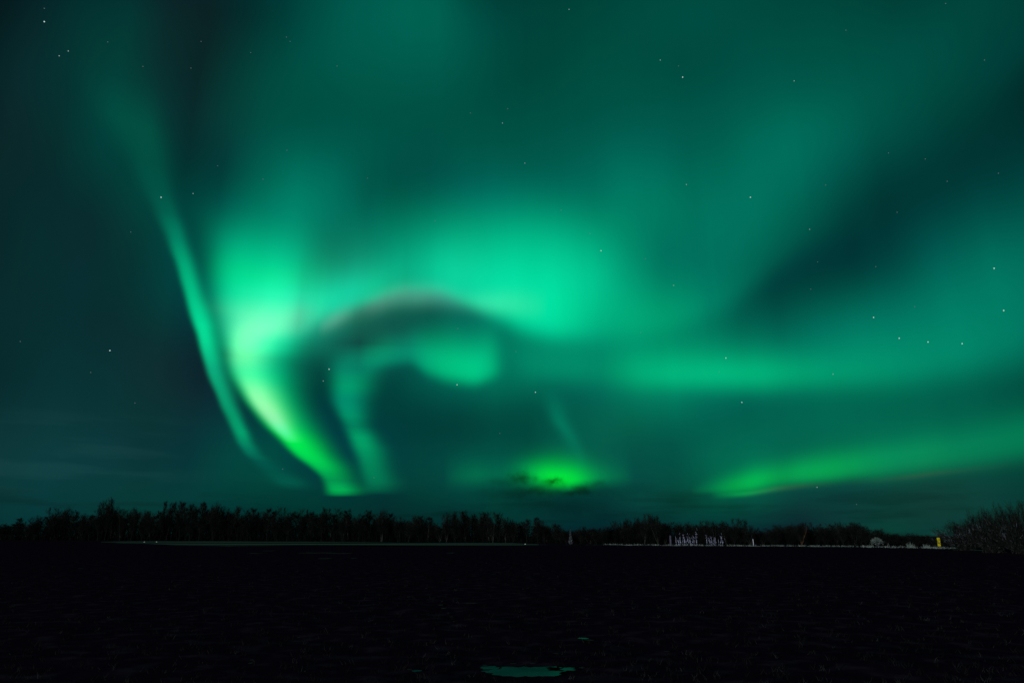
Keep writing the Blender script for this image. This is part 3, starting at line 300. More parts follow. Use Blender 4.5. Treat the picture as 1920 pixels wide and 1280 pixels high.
class MB:
    def __init__(s): s.v = []; s.f = []
    def tube(s, pts, rads, n=5, cap=True):
        b0 = len(s.v); prev = None
        for i, (p, r) in enumerate(zip(pts, rads)):
            d = (pts[min(i + 1, len(pts) - 1)] - pts[max(i - 1, 0)])
            d = d.normalized() if d.length > 1e-9 else Vector((0, 0, 1))
            a = d.cross(Vector((0.31, 0.95, 0.07))).normalized() if prev is None else (prev - d * prev.dot(d)).normalized()
            prev = a; b = d.cross(a)
            for k in range(n):
                t = 2 * math.pi * k / n; s.v.append(p + (a * math.cos(t) + b * math.sin(t)) * r)
        for i in range(len(pts) - 1):
            for k in range(n):
                q = b0 + i * n; s.f.append((q + k, q + (k + 1) % n, q + n + (k + 1) % n, q + n + k))
        if cap: s.f.append(tuple(b0 + (len(pts) - 1) * n + k for k in range(n)))
    def ribbon(s, p, q, w, bend=0.0):
        d = q - p; sd = d.cross(Vector((random.gauss(0, 1), random.gauss(0, 1), random.gauss(0, 1))))
        if sd.length < 1e-9: return
        sd = sd.normalized() * w
        m = (p + q) / 2 + Vector((random.gauss(0, 1), random.gauss(0, 1), random.gauss(0, 1))) * d.length * bend
        i = len(s.v); s.v += [p - sd / 2, p + sd / 2, m - sd * .4, m + sd * .4, q]
        s.f += [(i, i + 1, i + 3, i + 2), (i + 2, i + 3, i + 4)]
    def box(s, c, size, lean=(0, 0)):
        x, y, z = size[0] / 2, size[1] / 2, size[2] / 2; i = len(s.v)
        for dz in (-z, z):
            for dx, dy in ((-x, -y), (x, -y), (x, y), (-x, y)):
                s.v.append(Vector((c[0] + dx + lean[0] * (dz + z), c[1] + dy + lean[1] * (dz + z), c[2] + dz)))
        s.f += [(i, i + 3, i + 2, i + 1), (i + 4, i + 5, i + 6, i + 7)] + [(i + k, i + (k + 1) % 4, i + 4 + (k + 1) % 4, i + 4 + k) for k in range(4)]
    def build(s, name, mat, parent=None, smooth=False): return mesh_object(name, s.v, s.f, mat, parent, smooth)

def rnd_dir(up=0.0):
    v = Vector((random.gauss(0, 1), random.gauss(0, 1), random.gauss(0, 1) + up))
    return v.normalized()

# ------------------------------------------------------------------ ground
PUDDLES = []      # filled below: (centre, half x, half y)
def puddle_spec(px, py, hw, hh):
    c = ground_at(px, py); a = ground_at(px - hw, py); n = ground_at(px, py + hh); f = ground_at(px, py - hh)
    return c, abs(c.x - a.x), abs(f.y - n.y) / 2
PUD_PX = [(990, 1259, 76, 9.5), (918, 1252, 18, 3.5), (1052, 1254, 24, 4), (781, 1257.5, 11, 1.6), (768, 1255, 5, .8), (1094, 1196.5, 10, 1.1), (1104, 1199.5, 8, 1.1), (1090, 1251.5, 6, 1.2), (884, 1130.5, 13, .9),
          (826, 1134, 4, 1.0), (832, 1140, 4.5, 1.2), (829, 1127, 2, .8), (840, 1149, 2, .9), (846, 1156, 3, .9), (851, 1165, 2, .8), (855, 1173, 3, .8), (909, 1247, 5, 1), (962, 1244, 6, .8), (998, 1243.5, 5, .8), (1042, 1225, 6, .7),
          (609, 1046.5, 13, .9), (590, 1036, 34, .7), (640, 1037, 22, .6), (846, 1036, 7, .8), (470, 1243, 4, 1.2), (480, 1037, 14, .6), (505, 1032, 9, .5), (690, 1020, 3, .4), (376, 1060, 3, .6), (155, 1065, 3, .6),
          (1250, 1221, 5, .7), (472, 1237, 3, .8), (560, 1195, 3, .6), (664, 1046, 4, .6), (800, 1102, 2, .6)]
PUDDLES = [puddle_spec(*p) for p in PUD_PX]
def ground_z(x, y):
    r = math.hypot(x, y)
    if r > 400: return 0.0
    z = 0.03 * noise.noise(Vector((x * 0.3, y * 0.3, 3))) + 0.02 * noise.noise(Vector((x * 1.3, y * 1.3, 9))) + 0.015 * noise.noise(Vector((x * 4, y * 4, 5)))
    z *= min(1.0, max(0.0, (110 - r) / 80)) + 0.0
    z = min(z, 0.06)
    for c, hx, hy in PUDDLES:
        q = ((x - c.x) / (hx * 1.7 + .25)) ** 2 + ((y - c.y) / (hy * 1.7 + .25)) ** 2
        if q < 1.0: z = min(z, -0.012) if q < .6 else z * (q - .6) / .4 + min(z, -0.012) * (1 - (q - .6) / .4)
    return z
def axis(lo, hi, fine, grow):
    out = [0.0]; s = fine
    while out[-1] < hi: out.append(out[-1] + s); s *= grow
    neg = [0.0]; s = fine
    while neg[-1] > lo: neg.append(neg[-1] - s); s *= grow
    return sorted(set(neg[1:] + out))
gx = axis(-8000, 8000, 0.12, 1.028); gy = [y - 40 for y in axis(0, 9000, 0.5, 1.0)[:1]] + [-20, -8, -3, 0, 1.5]
y, s = 2.2, 0.10
while y < 9000: gy.append(y); y += s; s *= 1.022
gv = [(x, y, ground_z(x, y)) for y in gy for x in gx]
nx = len(gx)
gf = [(j * nx + i, j * nx + i + 1, (j + 1) * nx + i + 1, (j + 1) * nx + i) for j in range(len(gy) - 1) for i in range(nx - 1)]
tag(mesh_object('ground', gv, gf, M['soil'], smooth=True), kind='structure')

# shallow pools mirror the green sky; the frozen pond is matte, pale-streaked ice
def water_material(name, tint, rough, frost=None):
    m = bpy.data.materials.new(name); m.use_nodes = True; t = m.node_tree; b = t.nodes['Principled BSDF']
    b.inputs['Base Color'].default_value = (*tint, 1); b.inputs['Roughness'].default_value = rough; b.inputs['IOR'].default_value = 1.33
    tx = t.nodes.new('ShaderNodeTexCoord'); n = t.nodes.new('ShaderNodeTexNoise'); n.inputs['Scale'].default_value = 6; n.inputs['Detail'].default_value = 3
    t.links.new(tx.outputs['Object'], n.inputs['Vector'])
    bp = t.nodes.new('ShaderNodeBump'); bp.inputs['Strength'].default_value = 0.05; t.links.new(n.outputs[0], bp.inputs['Height']); t.links.new(bp.outputs[0], b.inputs['Normal'])
    b.inputs['IOR'].default_value = 1.25
    if frost:
        mp = t.nodes.new('ShaderNodeMapping'); mp.inputs['Scale'].default_value = frost[2]
        t.links.new(tx.outputs['Object'], mp.inputs[0])
        n2 = t.nodes.new('ShaderNodeTexNoise'); n2.inputs['Scale'].default_value = 1; n2.inputs['Detail'].default_value = 6
        t.links.new(mp.outputs[0], n2.inputs['Vector'])
        r = t.nodes.new('ShaderNodeValToRGB'); r.color_ramp.elements[0].position = .38; r.color_ramp.elements[1].position = .62
        r.color_ramp.elements[0].color = (*frost[0], 1); r.color_ramp.elements[1].color = (*frost[1], 1)
        t.links.new(n2.outputs[0], r.inputs[0]); t.links.new(r.outputs[0], b.inputs['Base Color'])
        r2 = t.nodes.new('ShaderNodeMapRange'); r2.inputs[1].default_value = .36; r2.inputs[2].default_value = .62; r2.inputs[3].default_value = .08; r2.inputs[4].default_value = .2
        t.links.new(n2.outputs[0], r2.inputs[0]); t.links.new(r2.outputs[0], b.inputs['Specular IOR Level'])
    return m
M['water'] = water_material('still_pool_water', (0.03, 0.05, 0.05), 0.08, ((0.004, 0.006, 0.006), (0.03, 0.04, 0.04), (1.3, 1.3, 1)))
M['ice'] = water_material('frosted_pond_ice', (0.2, 0.22, 0.22), 0.7, ((0.004, 0.005, 0.005), (0.17, 0.2, 0.185), (0.012, 0.045, 1)))
M['ice_patch'] = material('dull_ice_patch', (0.02, 0.022, 0.022), 1, 0.0, 0.8, (0.13, 0.14, 0.14), 0, (0.4, 0.65))
for l_ in list(M['ice'].node_tree.links):
    if l_.to_socket.name == 'Specular IOR Level': M['ice'].node_tree.links.remove(l_)
M['ice'].node_tree.nodes['Principled BSDF'].inputs['Specular IOR Level'].default_value = 0.0
def pool(name, c, hx, hy, mat, seed, n=72, z=0.006, rough=.35):
    vs_ = [(0, 0, 0)]
    for k in range(n):
        t = 2 * math.pi * k / n
        r = 1 + 1.5 * rough * noise.noise(Vector((math.cos(t) * 1.6, math.sin(t) * 1.6, seed))) + rough * .7 * noise.noise(Vector((math.cos(t) * 6, math.sin(t) * 6, seed + 5)))
        vs_.append((hx * r * math.cos(t), hy * r * math.sin(t), 0))
    fs = [(0, k + 1, (k + 1) % n + 1) for k in range(n)]
    o = mesh_object(name, vs_, fs, mat); o.location = (c.x, c.y, z)
    return tag(o, kind='structure')
for i, (c, hx, hy) in enumerate(PUDDLES):
    far_off = i not in (0, 1, 2, 3, 5)
    pool('ice_patch' if far_off else 'puddle', c, hx, hy, M['ice_patch'] if far_off else M['water'], i * 3.1 + 1)
# the pond in front of the trees: near and far shore follow the photograph's pale strip
near = [(190, 1016.3), (260, 1018.5), (330, 1021.5), (420, 1023.5), (520, 1023.2), (600, 1022.5), (700, 1023.6), (800, 1023.5), (900, 1022.8), (960, 1022.4), (1010, 1021.0)]
farp = [(190, 1015.2), (260, 1014.3), (420, 1014.2), (600, 1014.9), (800, 1016.3), (960, 1017.6), (1010, 1019.6)]
pv, pf = [], []
for k in range(83):
    x = 190 + 10 * k
    a = ground_at(x, lerp_table(near, x) + 0.7 * noise.noise(Vector((x * .05, 0, 0)))); b = ground_at(x, lerp_table(farp, x))
    pv += [(a.x, a.y, 0.02), (b.x, b.y, 0.02)]
    if k: pf.append((2 * k - 2, 2 * k, 2 * k + 1, 2 * k - 1))
tag(mesh_object('frozen_pond', pv, pf, M['ice']), kind='structure')

# grass: dead blades over the near field, one object
g = MB()
for k in range(5200):
    yy = 3.4 * math.exp(random.random() * 2.6); xx = random.uniform(-.85, .85) * yy
    if any(((xx - c.x) / (hx + .05)) ** 2 + ((yy - c.y) / (hy + .05)) ** 2 < 1 for c, hx, hy in PUDDLES): continue
    p = Vector((xx, yy, ground_z(xx, yy)))
    for j in range(random.randint(3, 6)):
        h = random.uniform(.03, .09); a = random.uniform(0, 6.28)
        b = p + Vector((random.gauss(0, .03), random.gauss(0, .03), 0))
        g.ribbon(b, b + Vector((math.cos(a) * h * .7, math.sin(a) * h * .7, h)), .006, .1)
tag(g.build('grass', M['grass']), kind='stuff')

# ------------------------------------------------------------------ the treeline
BASE = [(-120, 1011.3), (0, 1012), (500, 1014), (900, 1016.2), (1140, 1019.6), (1300, 1021), (1600, 1023), (1770, 1025.5), (1850, 1028)]
SKYLINE = [(-120, 975), (0, 978), (28, 968), (50, 974), (65, 962), (95, 946), (118, 945), (132, 953), (150, 957), (166, 963), (182, 931), (196, 928), (208, 944), (225, 950), (245, 945), (266, 951),
           (282, 954), (300, 934), (312, 936), (335, 935), (355, 940), (372, 936), (400, 935), (412, 943), (428, 944), (445, 950), (470, 948), (500, 948), (520, 946), (538, 955), (562, 950), (582, 955),
           (602, 947), (622, 947), (641, 960), (652, 951), (672, 960), (692, 952), (716, 949), (731, 958), (747, 965), (765, 963), (785, 963), (802, 966), (815, 974), (826, 977), (838, 955), (852, 953),
           (872, 953), (888, 960), (905, 956), (925, 955), (937, 958), (948, 965), (962, 972), (988, 970), (1008, 966), (1022, 972), (1042, 975), (1052, 986), (1062, 991), (1090, 983), (1106, 985),
           (1118, 989), (1130, 985), (1145, 983), (1160, 971), (1180, 968), (1196, 965), (1208, 958), (1222, 958), (1234, 968), (1248, 970), (1258, 978), (1272, 973), (1292, 974), (1312, 972),
           (1326, 977), (1342, 972), (1362, 972), (1376, 967), (1388, 970), (1396, 982), (1408, 987), (1430, 986), (1447, 987), (1457, 989), (1464, 979), (1484, 977), (1504, 975), (1524, 975),
           (1548, 978), (1582, 973), (1604, 974), (1616, 974), (1625, 981), (1645, 986), (1666, 992), (1695, 996), (1722, 998), (1740, 999.5), (1753, 1001), (1768, 999), (1800, 997), (1840, 996)]

def make_tree_meshes(kind, seed):
    """bare tree one unit high: returns (trunk, crown) meshes"""
    random.seed(seed)
    tr, cr = MB(), MB()
    stems = 1 if kind == 'birch' else random.randint(3, 5)
    spread = {'birch': .23, 'round': .31, 'scrub': .42}[kind]
    tips = []
    for s in range(stems):
        lean = Vector((random.gauss(0, .05), random.gauss(0, .05), 0)) if stems == 1 else Vector((random.gauss(0, .22), random.gauss(0, .22), 0))
        p = Vector((0, 0, 0)) if stems == 1 else Vector((random.gauss(0, .02), random.gauss(0, .02), 0))
        top = random.uniform(.82, .92) if s == 0 else random.uniform(.6, .9)
        pts = [p.copy()]
        for i in range(1, 9):
            z = top * i / 8
            pts.append(p + lean * z + Vector((random.gauss(0, .007), random.gauss(0, .007), z)))
        r0 = .013 if stems == 1 else .010
        tr.tube(pts, [r0 * (1 - i / 8) + .0018 for i in range(9)], 6)
        nb = 46 if stems == 1 else 20
        for b in range(nb):
            f = random.uniform(.16 if kind != 'birch' else .2, 1.0)
            q = f * 8; i = min(int(q), 7); start = pts[i].lerp(pts[i + 1], q - i)
            prof = math.sin(math.pi * min(1, (f * .86 + .12))) ** .7
            ln = spread * (0.35 + .75 * prof) * random.uniform(.6, 1.1)
            a = random.uniform(0, 6.283); up = random.uniform(.7, 1.6)
            d = Vector((math.cos(a), math.sin(a), up)).normalized()
            bp = [start]
            for k in range(4):
                d = (d + Vector((0, 0, .12)) + rnd_dir() * .16).normalized(); bp.append(bp[-1] + d * ln / 4)
            cr.tube(bp, [.0042, .0034, .0026, .0019, .001], 3, False)
            for s2 in range(9):
                u = random.uniform(.2, 1) * 4; k = min(int(u), 3); st = bp[k].lerp(bp[k + 1], u - k)
                d2 = ((bp[k + 1] - bp[k]).normalized() + rnd_dir(.25) * .85).normalized()
                l2 = ln * random.uniform(.25, .5); e2 = st + d2 * l2
                cr.ribbon(st, e2, .0030, .06)
                for s3 in range(17):
                    st3 = st.lerp(e2, random.uniform(.15, 1)); d3 = (d2 + rnd_dir(.3) * .9).normalized()
                    cr.ribbon(st3, st3 + d3 * random.uniform(.025, .075), .0015, .1)
    zmax = max(v.z for v in cr.v)
    for mb in (tr, cr):
        for v in mb.v: v *= 1 / zmax
    out = []
    for nm, mb, mt in (('trunk', tr, M['bark']), ('crown', cr, M['twig'])):
        me = bpy.data.meshes.new(nm); me.from_pydata(mb.v, [], mb.f); me.materials.append(mt); out.append(me)
    return out
KINDS = ['birch', 'birch', 'birch', 'round', 'round', 'scrub', 'scrub', 'scrub']
PROTO = [make_tree_meshes(k, 100 + i) for i, k in enumerate(KINDS)]
pale_trunks = []
for tme, cme in PROTO:
    c = tme.copy(); c.materials.clear(); c.materials.append(M['pale_bark']); pale_trunks.append(c)
REGIONS = [(165, 'in the low far left stretch of the treeline'), (285, 'just left of the highest stretch of the treeline'),
           (435, 'in the highest stretch of the treeline'), (595, 'between the highest trees and the bright curl foot'),
           (740, 'directly beneath the feet of the bright curl and inner curl'), (832, 'in the dip of the treeline right of the inner curl'),
           (962, 'over the right end of the pale pond strip'), (1058, 'below the low green glow left of the bluish conical sapling'),
           (1150, 'in the low gap right of the bluish conical sapling'), (1262, 'in the rounded clump left of the white frosted saplings'),
           (1398, 'behind the white frosted saplings'), (1460, 'in the small gap behind the lone white marker stick'),
           (1622, 'under the bright low arc right of the white marker stick'), (2000, 'in the tapering right end of the treeline towards the yellow post')]
def region(px):
    for lim, s in REGIONS:
        if px < lim: return s
random.seed(21)
def place_tree(px, top, depth_mul, wpx, label, group, pick=None, pale=False):
    g0 = ground_at(px, lerp_table(BASE, px)); y = g0.y * depth_mul
    base = Vector((g0.x * depth_mul, y, 0)); h = at_depth(px, top, y).z
    left = px < 1040
    k = pick if pick is not None else random.choice([0, 1, 2, 3, 4, 3, 4] if left else [3, 4, 5, 6, 7, 5])
    t = thing('bare_tree', label, 'tree', base, group, random.uniform(0, 6.28))
    sx = (wpx / FOCAL * y) / (.62 if k < 3 else .85)
    for nm, me in (('trunk', pale_trunks[k] if pale else PROTO[k][0]), ('crown', PROTO[k][1])):
        o = bpy.data.objects.new(nm, me); col.objects.link(o); o.parent = t; o.scale = (sx, sx, h)
    return t
SPECIAL = {196: ('tallest bare tree standing clear above its neighbours near the left end of the treeline', 0, 30, False),
           300: ('slim spire topped bare tree at the left edge of the highest treetops', 1, 24, False),
           400: ('broad bare tree closing the right side of the highest treetops', 3, 40, False),
           716: ('wide pale trunked bare tree just right of the bright curl foot', 3, 44, True),
           602: ('bare tree right under the lowest tip of the brightest green curl', 0, 32, False),
           838: ('bare tree on the left corner of the raised clump right of the dip', 3, 32, True),
           925: ('pale trunked bare tree near the right corner of the raised clump over the pond strip', 4, 34, True),
           1208: ('tallest bushy bare tree crowning the rounded clump below the low green glow', 4, 34, True),
           1376: ('dark bare tree with a blunt top behind the right end of the frosted saplings', 4, 34, False),
           1582: ('small bare tree with a knob like top on the right part of the treeline', 5, 30, False)}
xs = [x for x, _ in SKYLINE if x >= -20]
for x in xs:
    top = lerp_table(SKYLINE, x)
    if 1845 < x: continue
    sp = SPECIAL.get(x); rg = region(x)
    if sp: place_tree(x, top, 1.0, sp[2], sp[0], None, sp[1], sp[3])
    elif x == 1504:
        t = place_tree(x, top, .98, 34, 'bare tree with a warm brown leaning trunk right of the white marker stick', None, 5)
        tk = [c for c in t.children if c.name.startswith('trunk')][0]
        m = tk.data.copy(); m.materials.clear(); m.materials.append(M['brown_bark'])
        tk.data = m
        s0 = tk.scale; tk.scale = (s0[0] * 1.6, s0[1] * 1.6, s0[2])
    else: place_tree(x, top, random.uniform(.99, 1.04), random.uniform(32, 50), 'dark bare birch ' + rg, 'bare birches ' + rg, pale=random.random() < .3)
# second and third rows behind
for row, (step, mul, dy) in enumerate(((19, 1.1, 5), (23, 1.2, 9), (21, 1.05, 14))):
    x = -40 + row * 7
    while x < 1840:
        px = x + random.uniform(-5, 5); rg = region(px)
        hgt = lerp_table(BASE, px) - lerp_table(SKYLINE, px)
        top = min(lerp_table(SKYLINE, px + d) for d in (-4, 4)) * .3 + max(lerp_table(SKYLINE, px + d) for d in (-12, 0, 12)) * .7 + dy * hgt / 60 + random.uniform(0, 4)
        place_tree(px, min(top, lerp_table(BASE, px) - 14), mul * random.uniform(.97, 1.03), random.uniform(32, 50), 'dark bare birch ' + rg, 'bare birches ' + rg, pale=random.random() < .2)
        x += step
# brushwood between the trunks: a mass nobody could count
random.seed(5)
b = MB()
for k in range(15000):
    px = random.uniform(-60, 1850); g0 = ground_at(px, lerp_table(BASE, px)); mul = random.uniform(1.0, 1.16)
    p = Vector((g0.x * mul, g0.y * mul, 0))
    hpx = (lerp_table(BASE, px) - lerp_table(SKYLINE, px)) * (.52 if px < 1000 else .5)
    h = max(.4, hpx / FOCAL * g0.y * random.uniform(.35, 1.0))
    d = Vector((random.gauss(0, .3), random.gauss(0, .3), 1)) * h
    b.ribbon(p, p + d, h * .035, .06)
tag(b.build('brushwood', M['brush']), kind='stuff')

# ------------------------------------------------------------------ frosted verge at the foot of the trees
vv, vf = [], []
VERGE = [(1000, 1020.5), (1140, 1021.4), (1300, 1023.2), (1480, 1024.3), (1600, 1025.3), (1700, 1027.2), (1800, 1029.5), (1850, 1032)]
n = 0
for x in range(1000, 1851, 3):
    p = ground_at(x, lerp_table(VERGE, x))
    hh = 0.10 + 0.07 * noise.noise(Vector((x * .07, 2, 0))) + .04 * noise.noise(Vector((x * .3, 7, 0)))
    hh *= min(1, (x - 995) / 130) * min(1, (1856 - x) / 60)
    w = .9
    vv += [(p.x, p.y - .25, -.01), (p.x, p.y, hh), (p.x, p.y + w, hh * .8), (p.x, p.y + w + .4, -.01)]
    if n: vf += [(n - 4 + k, n + k, n + k + 1, n - 4 + k + 1) for k in range(3)]
    n += 4
M['verge'] = material('frosted_verge', (0.012, 0.014, 0.014), 0.95, 0.0, 0.16, (0.24, 0.28, 0.27), 0.3, (0.48, 0.66))
tag(mesh_object('verge', vv, vf, M['verge']), kind='structure')
fg = MB()
for k in range(2600):
    px = random.uniform(1130, 1830)
    if noise.noise(Vector((px * .06, 4, 1))) < -.1 and random.random() < .8: continue
    p = ground_at(px, lerp_table(VERGE, px) + random.uniform(-.2, .2)) + Vector((0, random.uniform(-.1, .6), .05))
    h = random.uniform(.08, .32); a = random.uniform(0, 6.28)
    fg.ribbon(p, p + Vector((math.cos(a) * h * .5, math.sin(a) * h * .5, h)), .03, .1)
tag(fg.build('frosted_grass', M['frost']), kind='stuff')

# ------------------------------------------------------------------ white frosted saplings, each a thing
def sapling(px, top, base, lean, thick, label, group):
    p = ground_at(px, base); h = at_depth(px, top, p.y).z
    pts, rads = [], []
    for i in range(9):
        f = i / 8; pts.append(Vector((lean * f * h + random.gauss(0, .06) * h * .5, random.gauss(0, .02), f * h))); rads.append(thick * (1 - .7 * f) * random.uniform(.7, 1.2))
    t = thing('frosted_sapling', label, 'sapling', p, group)
    s = MB(); s.tube(pts, [r * .75 for r in rads], 5); s.build('stem', M['blue_frost'], t)
    tw = MB()
    for k in range(14):
        f = random.uniform(.15, .95) * 8; i = int(f); st = pts[i].lerp(pts[min(i + 1, 8)], f - i)
        a = random.choice((-1, 1)); e = st + Vector((a * random.uniform(.1, .35), random.gauss(0, .15), random.uniform(.1, .4))) * min(1, h / 2)
        tw.ribbon(st, e, .026, .12)
    tw.build('twigs', M['blue_frost'], t)
    return t
random.seed(33)
for px, top, lean, th in ((1269, 1005, -.1, .05), (1272, 1008, .1, .06), (1276, 999, 0, .08), (1280, 1007, .15, .06), (1284, 1001, -.05, .06), (1287, 1005, .1, .05), (1290, 999, .05, .07), (1294, 1006, 0, .05),
                          (1298, 1003, .1, .05), (1302, 1004, 0, .06), (1305, 1000, .1, .07)):
    sapling(px, top, 1022.2, lean, th, 'thin white frosted sapling in the left and brighter of two clumps at the wood edge', 'saplings of the left bright clump')
for k in range(9):
    sapling(random.uniform(1267, 1307), random.uniform(1006, 1014), 1022.2 + random.uniform(-.3, .5), random.gauss(0, .2), random.uniform(.035, .06), 'thin white frosted sapling in the left and brighter of two clumps at the wood edge', 'saplings of the left bright clump')
sapling(1308, 989, 1022, -.03, .05, 'tallest and slimmest white frosted sapling closing the right side of the left clump', None)
for px, top, lean, th in ((1326, 1002, 0, .06), (1330, 1007, .05, .05), (1335, 1005, 0, .05), (1339, 1006, .05, .05), (1343, 1007, -.1, .05), (1347, 1008, .1, .05), (1355, 1008, -.05, .06)):
    sapling(px, top, 1022.6, lean, th, 'thin dim frosted sapling in the right hand one of two clumps at the wood edge', 'saplings of the right dim clump')
for k in range(6):
    sapling(random.uniform(1324, 1358), random.uniform(1008, 1015), 1022.6 + random.uniform(-.3, .5), random.gauss(0, .2), random.uniform(.03, .05), 'thin dim frosted sapling in the right hand one of two clumps at the wood edge', 'saplings of the right dim clump')
sapling(1350, 999, 1022.6, .22, .055, 'white frosted sapling leaning to the right at the right end of the right clump', None)

# ------------------------------------------------------------------ bluish conical young tree
p = ground_at(1070, 1021.5); h = at_depth(1070, 984, p.y).z
t = thing('frosted_young_tree', 'pale bluish cone shaped young tree alone at the gap in the wood edge', 'tree', p)
s = MB(); s.tube([Vector((0, 0, 0)), Vector((.03, 0, h * .5)), Vector((0, 0, h))], [.07, .05, .015], 6); s.build('trunk', M['bark'], t)
c = MB(); random.seed(3)
for k in range(1000):
    f = random.random() ** 1.1; z = h * (.04 + .80 * f); r = h * .17 * (1 - f) ** 1.1 + .03
    a = random.uniform(0, 6.28); st = Vector((0, 0, z)); e = st + Vector((math.cos(a) * r, math.sin(a) * r, random.uniform(-.05, .25) * (1.2 - f) + r * .4)) * random.uniform(.4, 1)
    c.ribbon(st, e, .022, .08)
c.build('crown', M['pale_frost'], t)

# ------------------------------------------------------------------ marker stick, grey post, yellow post
p = ground_at(1413, 1022.8)
t = thing('marker_stick', 'thin upright white marker stick alone between the frosted saplings and brown trunked tree', 'marker', p)
h = at_depth(1413, 1009, p.y).z
s = MB(); s.tube([Vector((0, 0, -.05)), Vector((.01, 0, h * .5)), Vector((-.02, 0, h * .94))], [.075, .07, .06], 8); s.build('stick', M['marker'], t)
s = MB(); s.tube([Vector((-.02, 0, h * .94)), Vector((-.02, 0, h))], [.075, .03], 8); s.build('tip', M['marker_dim'], t)
p = ground_at(1257.5, 1022); h = at_depth(1257, 1003, p.y).z
t = thing('post', 'dull bluish grey post just left of the white frosted saplings', 'post', p)
s = MB(); s.box((0, 0, h / 2 - .05), (.26, .16, h), (.01, 0)); s.build('shaft', M['marker_dim'], t)
s = MB(); s.box((.013 * h, 0, h + .01), (.32, .2, .12)); s.build('cap', M['bark'], t)

p = ground_at(1762, 1027.4); k = p.y / FOCAL
t = thing('marker_post', 'bright yellow upright marker post standing left of the big dark bush', 'marker post', p)
s = MB(); w = 4.6 * k; zt = at_depth(1762, 1007.2, p.y).z; zb = at_depth(1762, 1023.5, p.y).z
s.box((.0, 0, (zt + zb) / 2), (w, w * .45, zt - zb), (.02, 0)); o = s.build('panel', M['yellow'], t)
bv = o.modifiers.new('bevel', 'BEVEL'); bv.width = .02; bv.segments = 2
s = MB(); s.box((.02 * (zt - zb), 0, zt + .02), (w * 1.06, w * .5, .09)); s.build('cap', M['post_dark'], t)
s = MB(); s.box((.02 * (zt - zb) + w * .1, -w * .235, zt - .30), (w * .42, .02, .11)); s.build('plate', M['post_dark'], t)
s = MB(); s.tube([Vector((0, 0, -.05)), Vector((0, 0, zb + .02))], [w * .34, w * .3], 8); s.build('foot', M['post_foot'], t)

# ------------------------------------------------------------------ frosted shrubs and tufts
def dome_shrub(px, base, wpx, top, label, mat=None, n=900):
    p = ground_at(px, base); k = p.y / FOCAL; r = wpx * k / 2; h = at_depth(px, top, p.y).z
    t = thing('frosted_shrub', label, 'shrub', p)
    st = MB(); tw = MB()
    for i in range(16):
        a = random.uniform(0, 6.28); rr = random.uniform(.3, 1); q = [Vector((0, 0, 0))]
        for f in (.35, .7, 1): q.append(Vector((math.cos(a) * r * rr * f ** 1.4, math.sin(a) * r * rr * f ** 1.4, h * math.sin(min(1, f * .75) * math.pi * .5) * (1.08 - .45 * rr * rr * f))))
        st.tube(q, [.03, .025, .018, .008], 4)
    for i in range(n):
        a = random.uniform(0, 6.28); e = random.random() ** .5
        v = Vector((math.cos(a) * r * math.cos(e * 1.5), math.sin(a) * r * math.cos(e * 1.5), h * (.2 + .8 * math.sin(e * 1.5)))) * random.uniform(.7, 1.0)
        tw.ribbon(v, v + Vector((random.gauss(0, .12), random.gauss(0, .12), random.gauss(.02, .1))), .02, .15)
    st.build('stems', M['frost_twig'], t); tw.build('twigs', mat or M['frost'], t)
    return t
def tuft(px, base, wpx, top, label, group=None, n=60):
    p = ground_at(px, base); k = p.y / FOCAL; r = wpx * k / 2; h = at_depth(px, top, p.y).z
    m = MB()
    for i in range(n):
        a = random.uniform(0, 6.28); rr = random.random() ** .6 * r; b0 = Vector((math.cos(a) * rr * .45, math.sin(a) * rr * .45, 0))
        m.ribbon(b0, Vector((math.cos(a) * rr, math.sin(a) * rr, h * random.uniform(.4, 1) * (1.1 - .4 * rr / r))), .035, .08)
    o = m.build('frosted_tuft', M['frost'], None); o.location = p
    return tag(o, label, 'grass tuft', group)
random.seed(12)
dome_shrub(1645, 1026.2, 26, 1007.5, 'rounded pale frosted shrub, largest of the pale plants left of the yellow post')
tuft(1708, 1027.2, 20, 1014, 'spiky pale frosted grass tuft midway between rounded shrub and yellow post')
tuft(1737, 1027.6, 17, 1015.5, 'spiky pale frosted grass tuft nearest the yellow post on its left')
tuft(1630, 1026, 14, 1018.5, 'low pale tuft against the left foot of the rounded shrub')
tuft(1667, 1026.4, 4, 1015, 'thin upright frosted stalks just right of the rounded shrub', n=12)
tuft(1675, 1026.6, 5, 1019, 'small pale tuft right of the thin frosted stalks', n=16)
tuft(1690, 1026.9, 12, 1020.5, 'low pale tuft left of the larger spiky tuft', n=30)
tuft(1619, 1025.8, 4, 1018, 'tiny pale tuft leftmost of the plants round the frosted shrub', n=14)
tuft(1752, 1028, 12, 1022.5, 'low pale tuft touching the foot of the yellow post', n=24)
tuft(1787, 1029, 16, 1021, 'low pale tuft between the yellow post and dark bush', n=26)

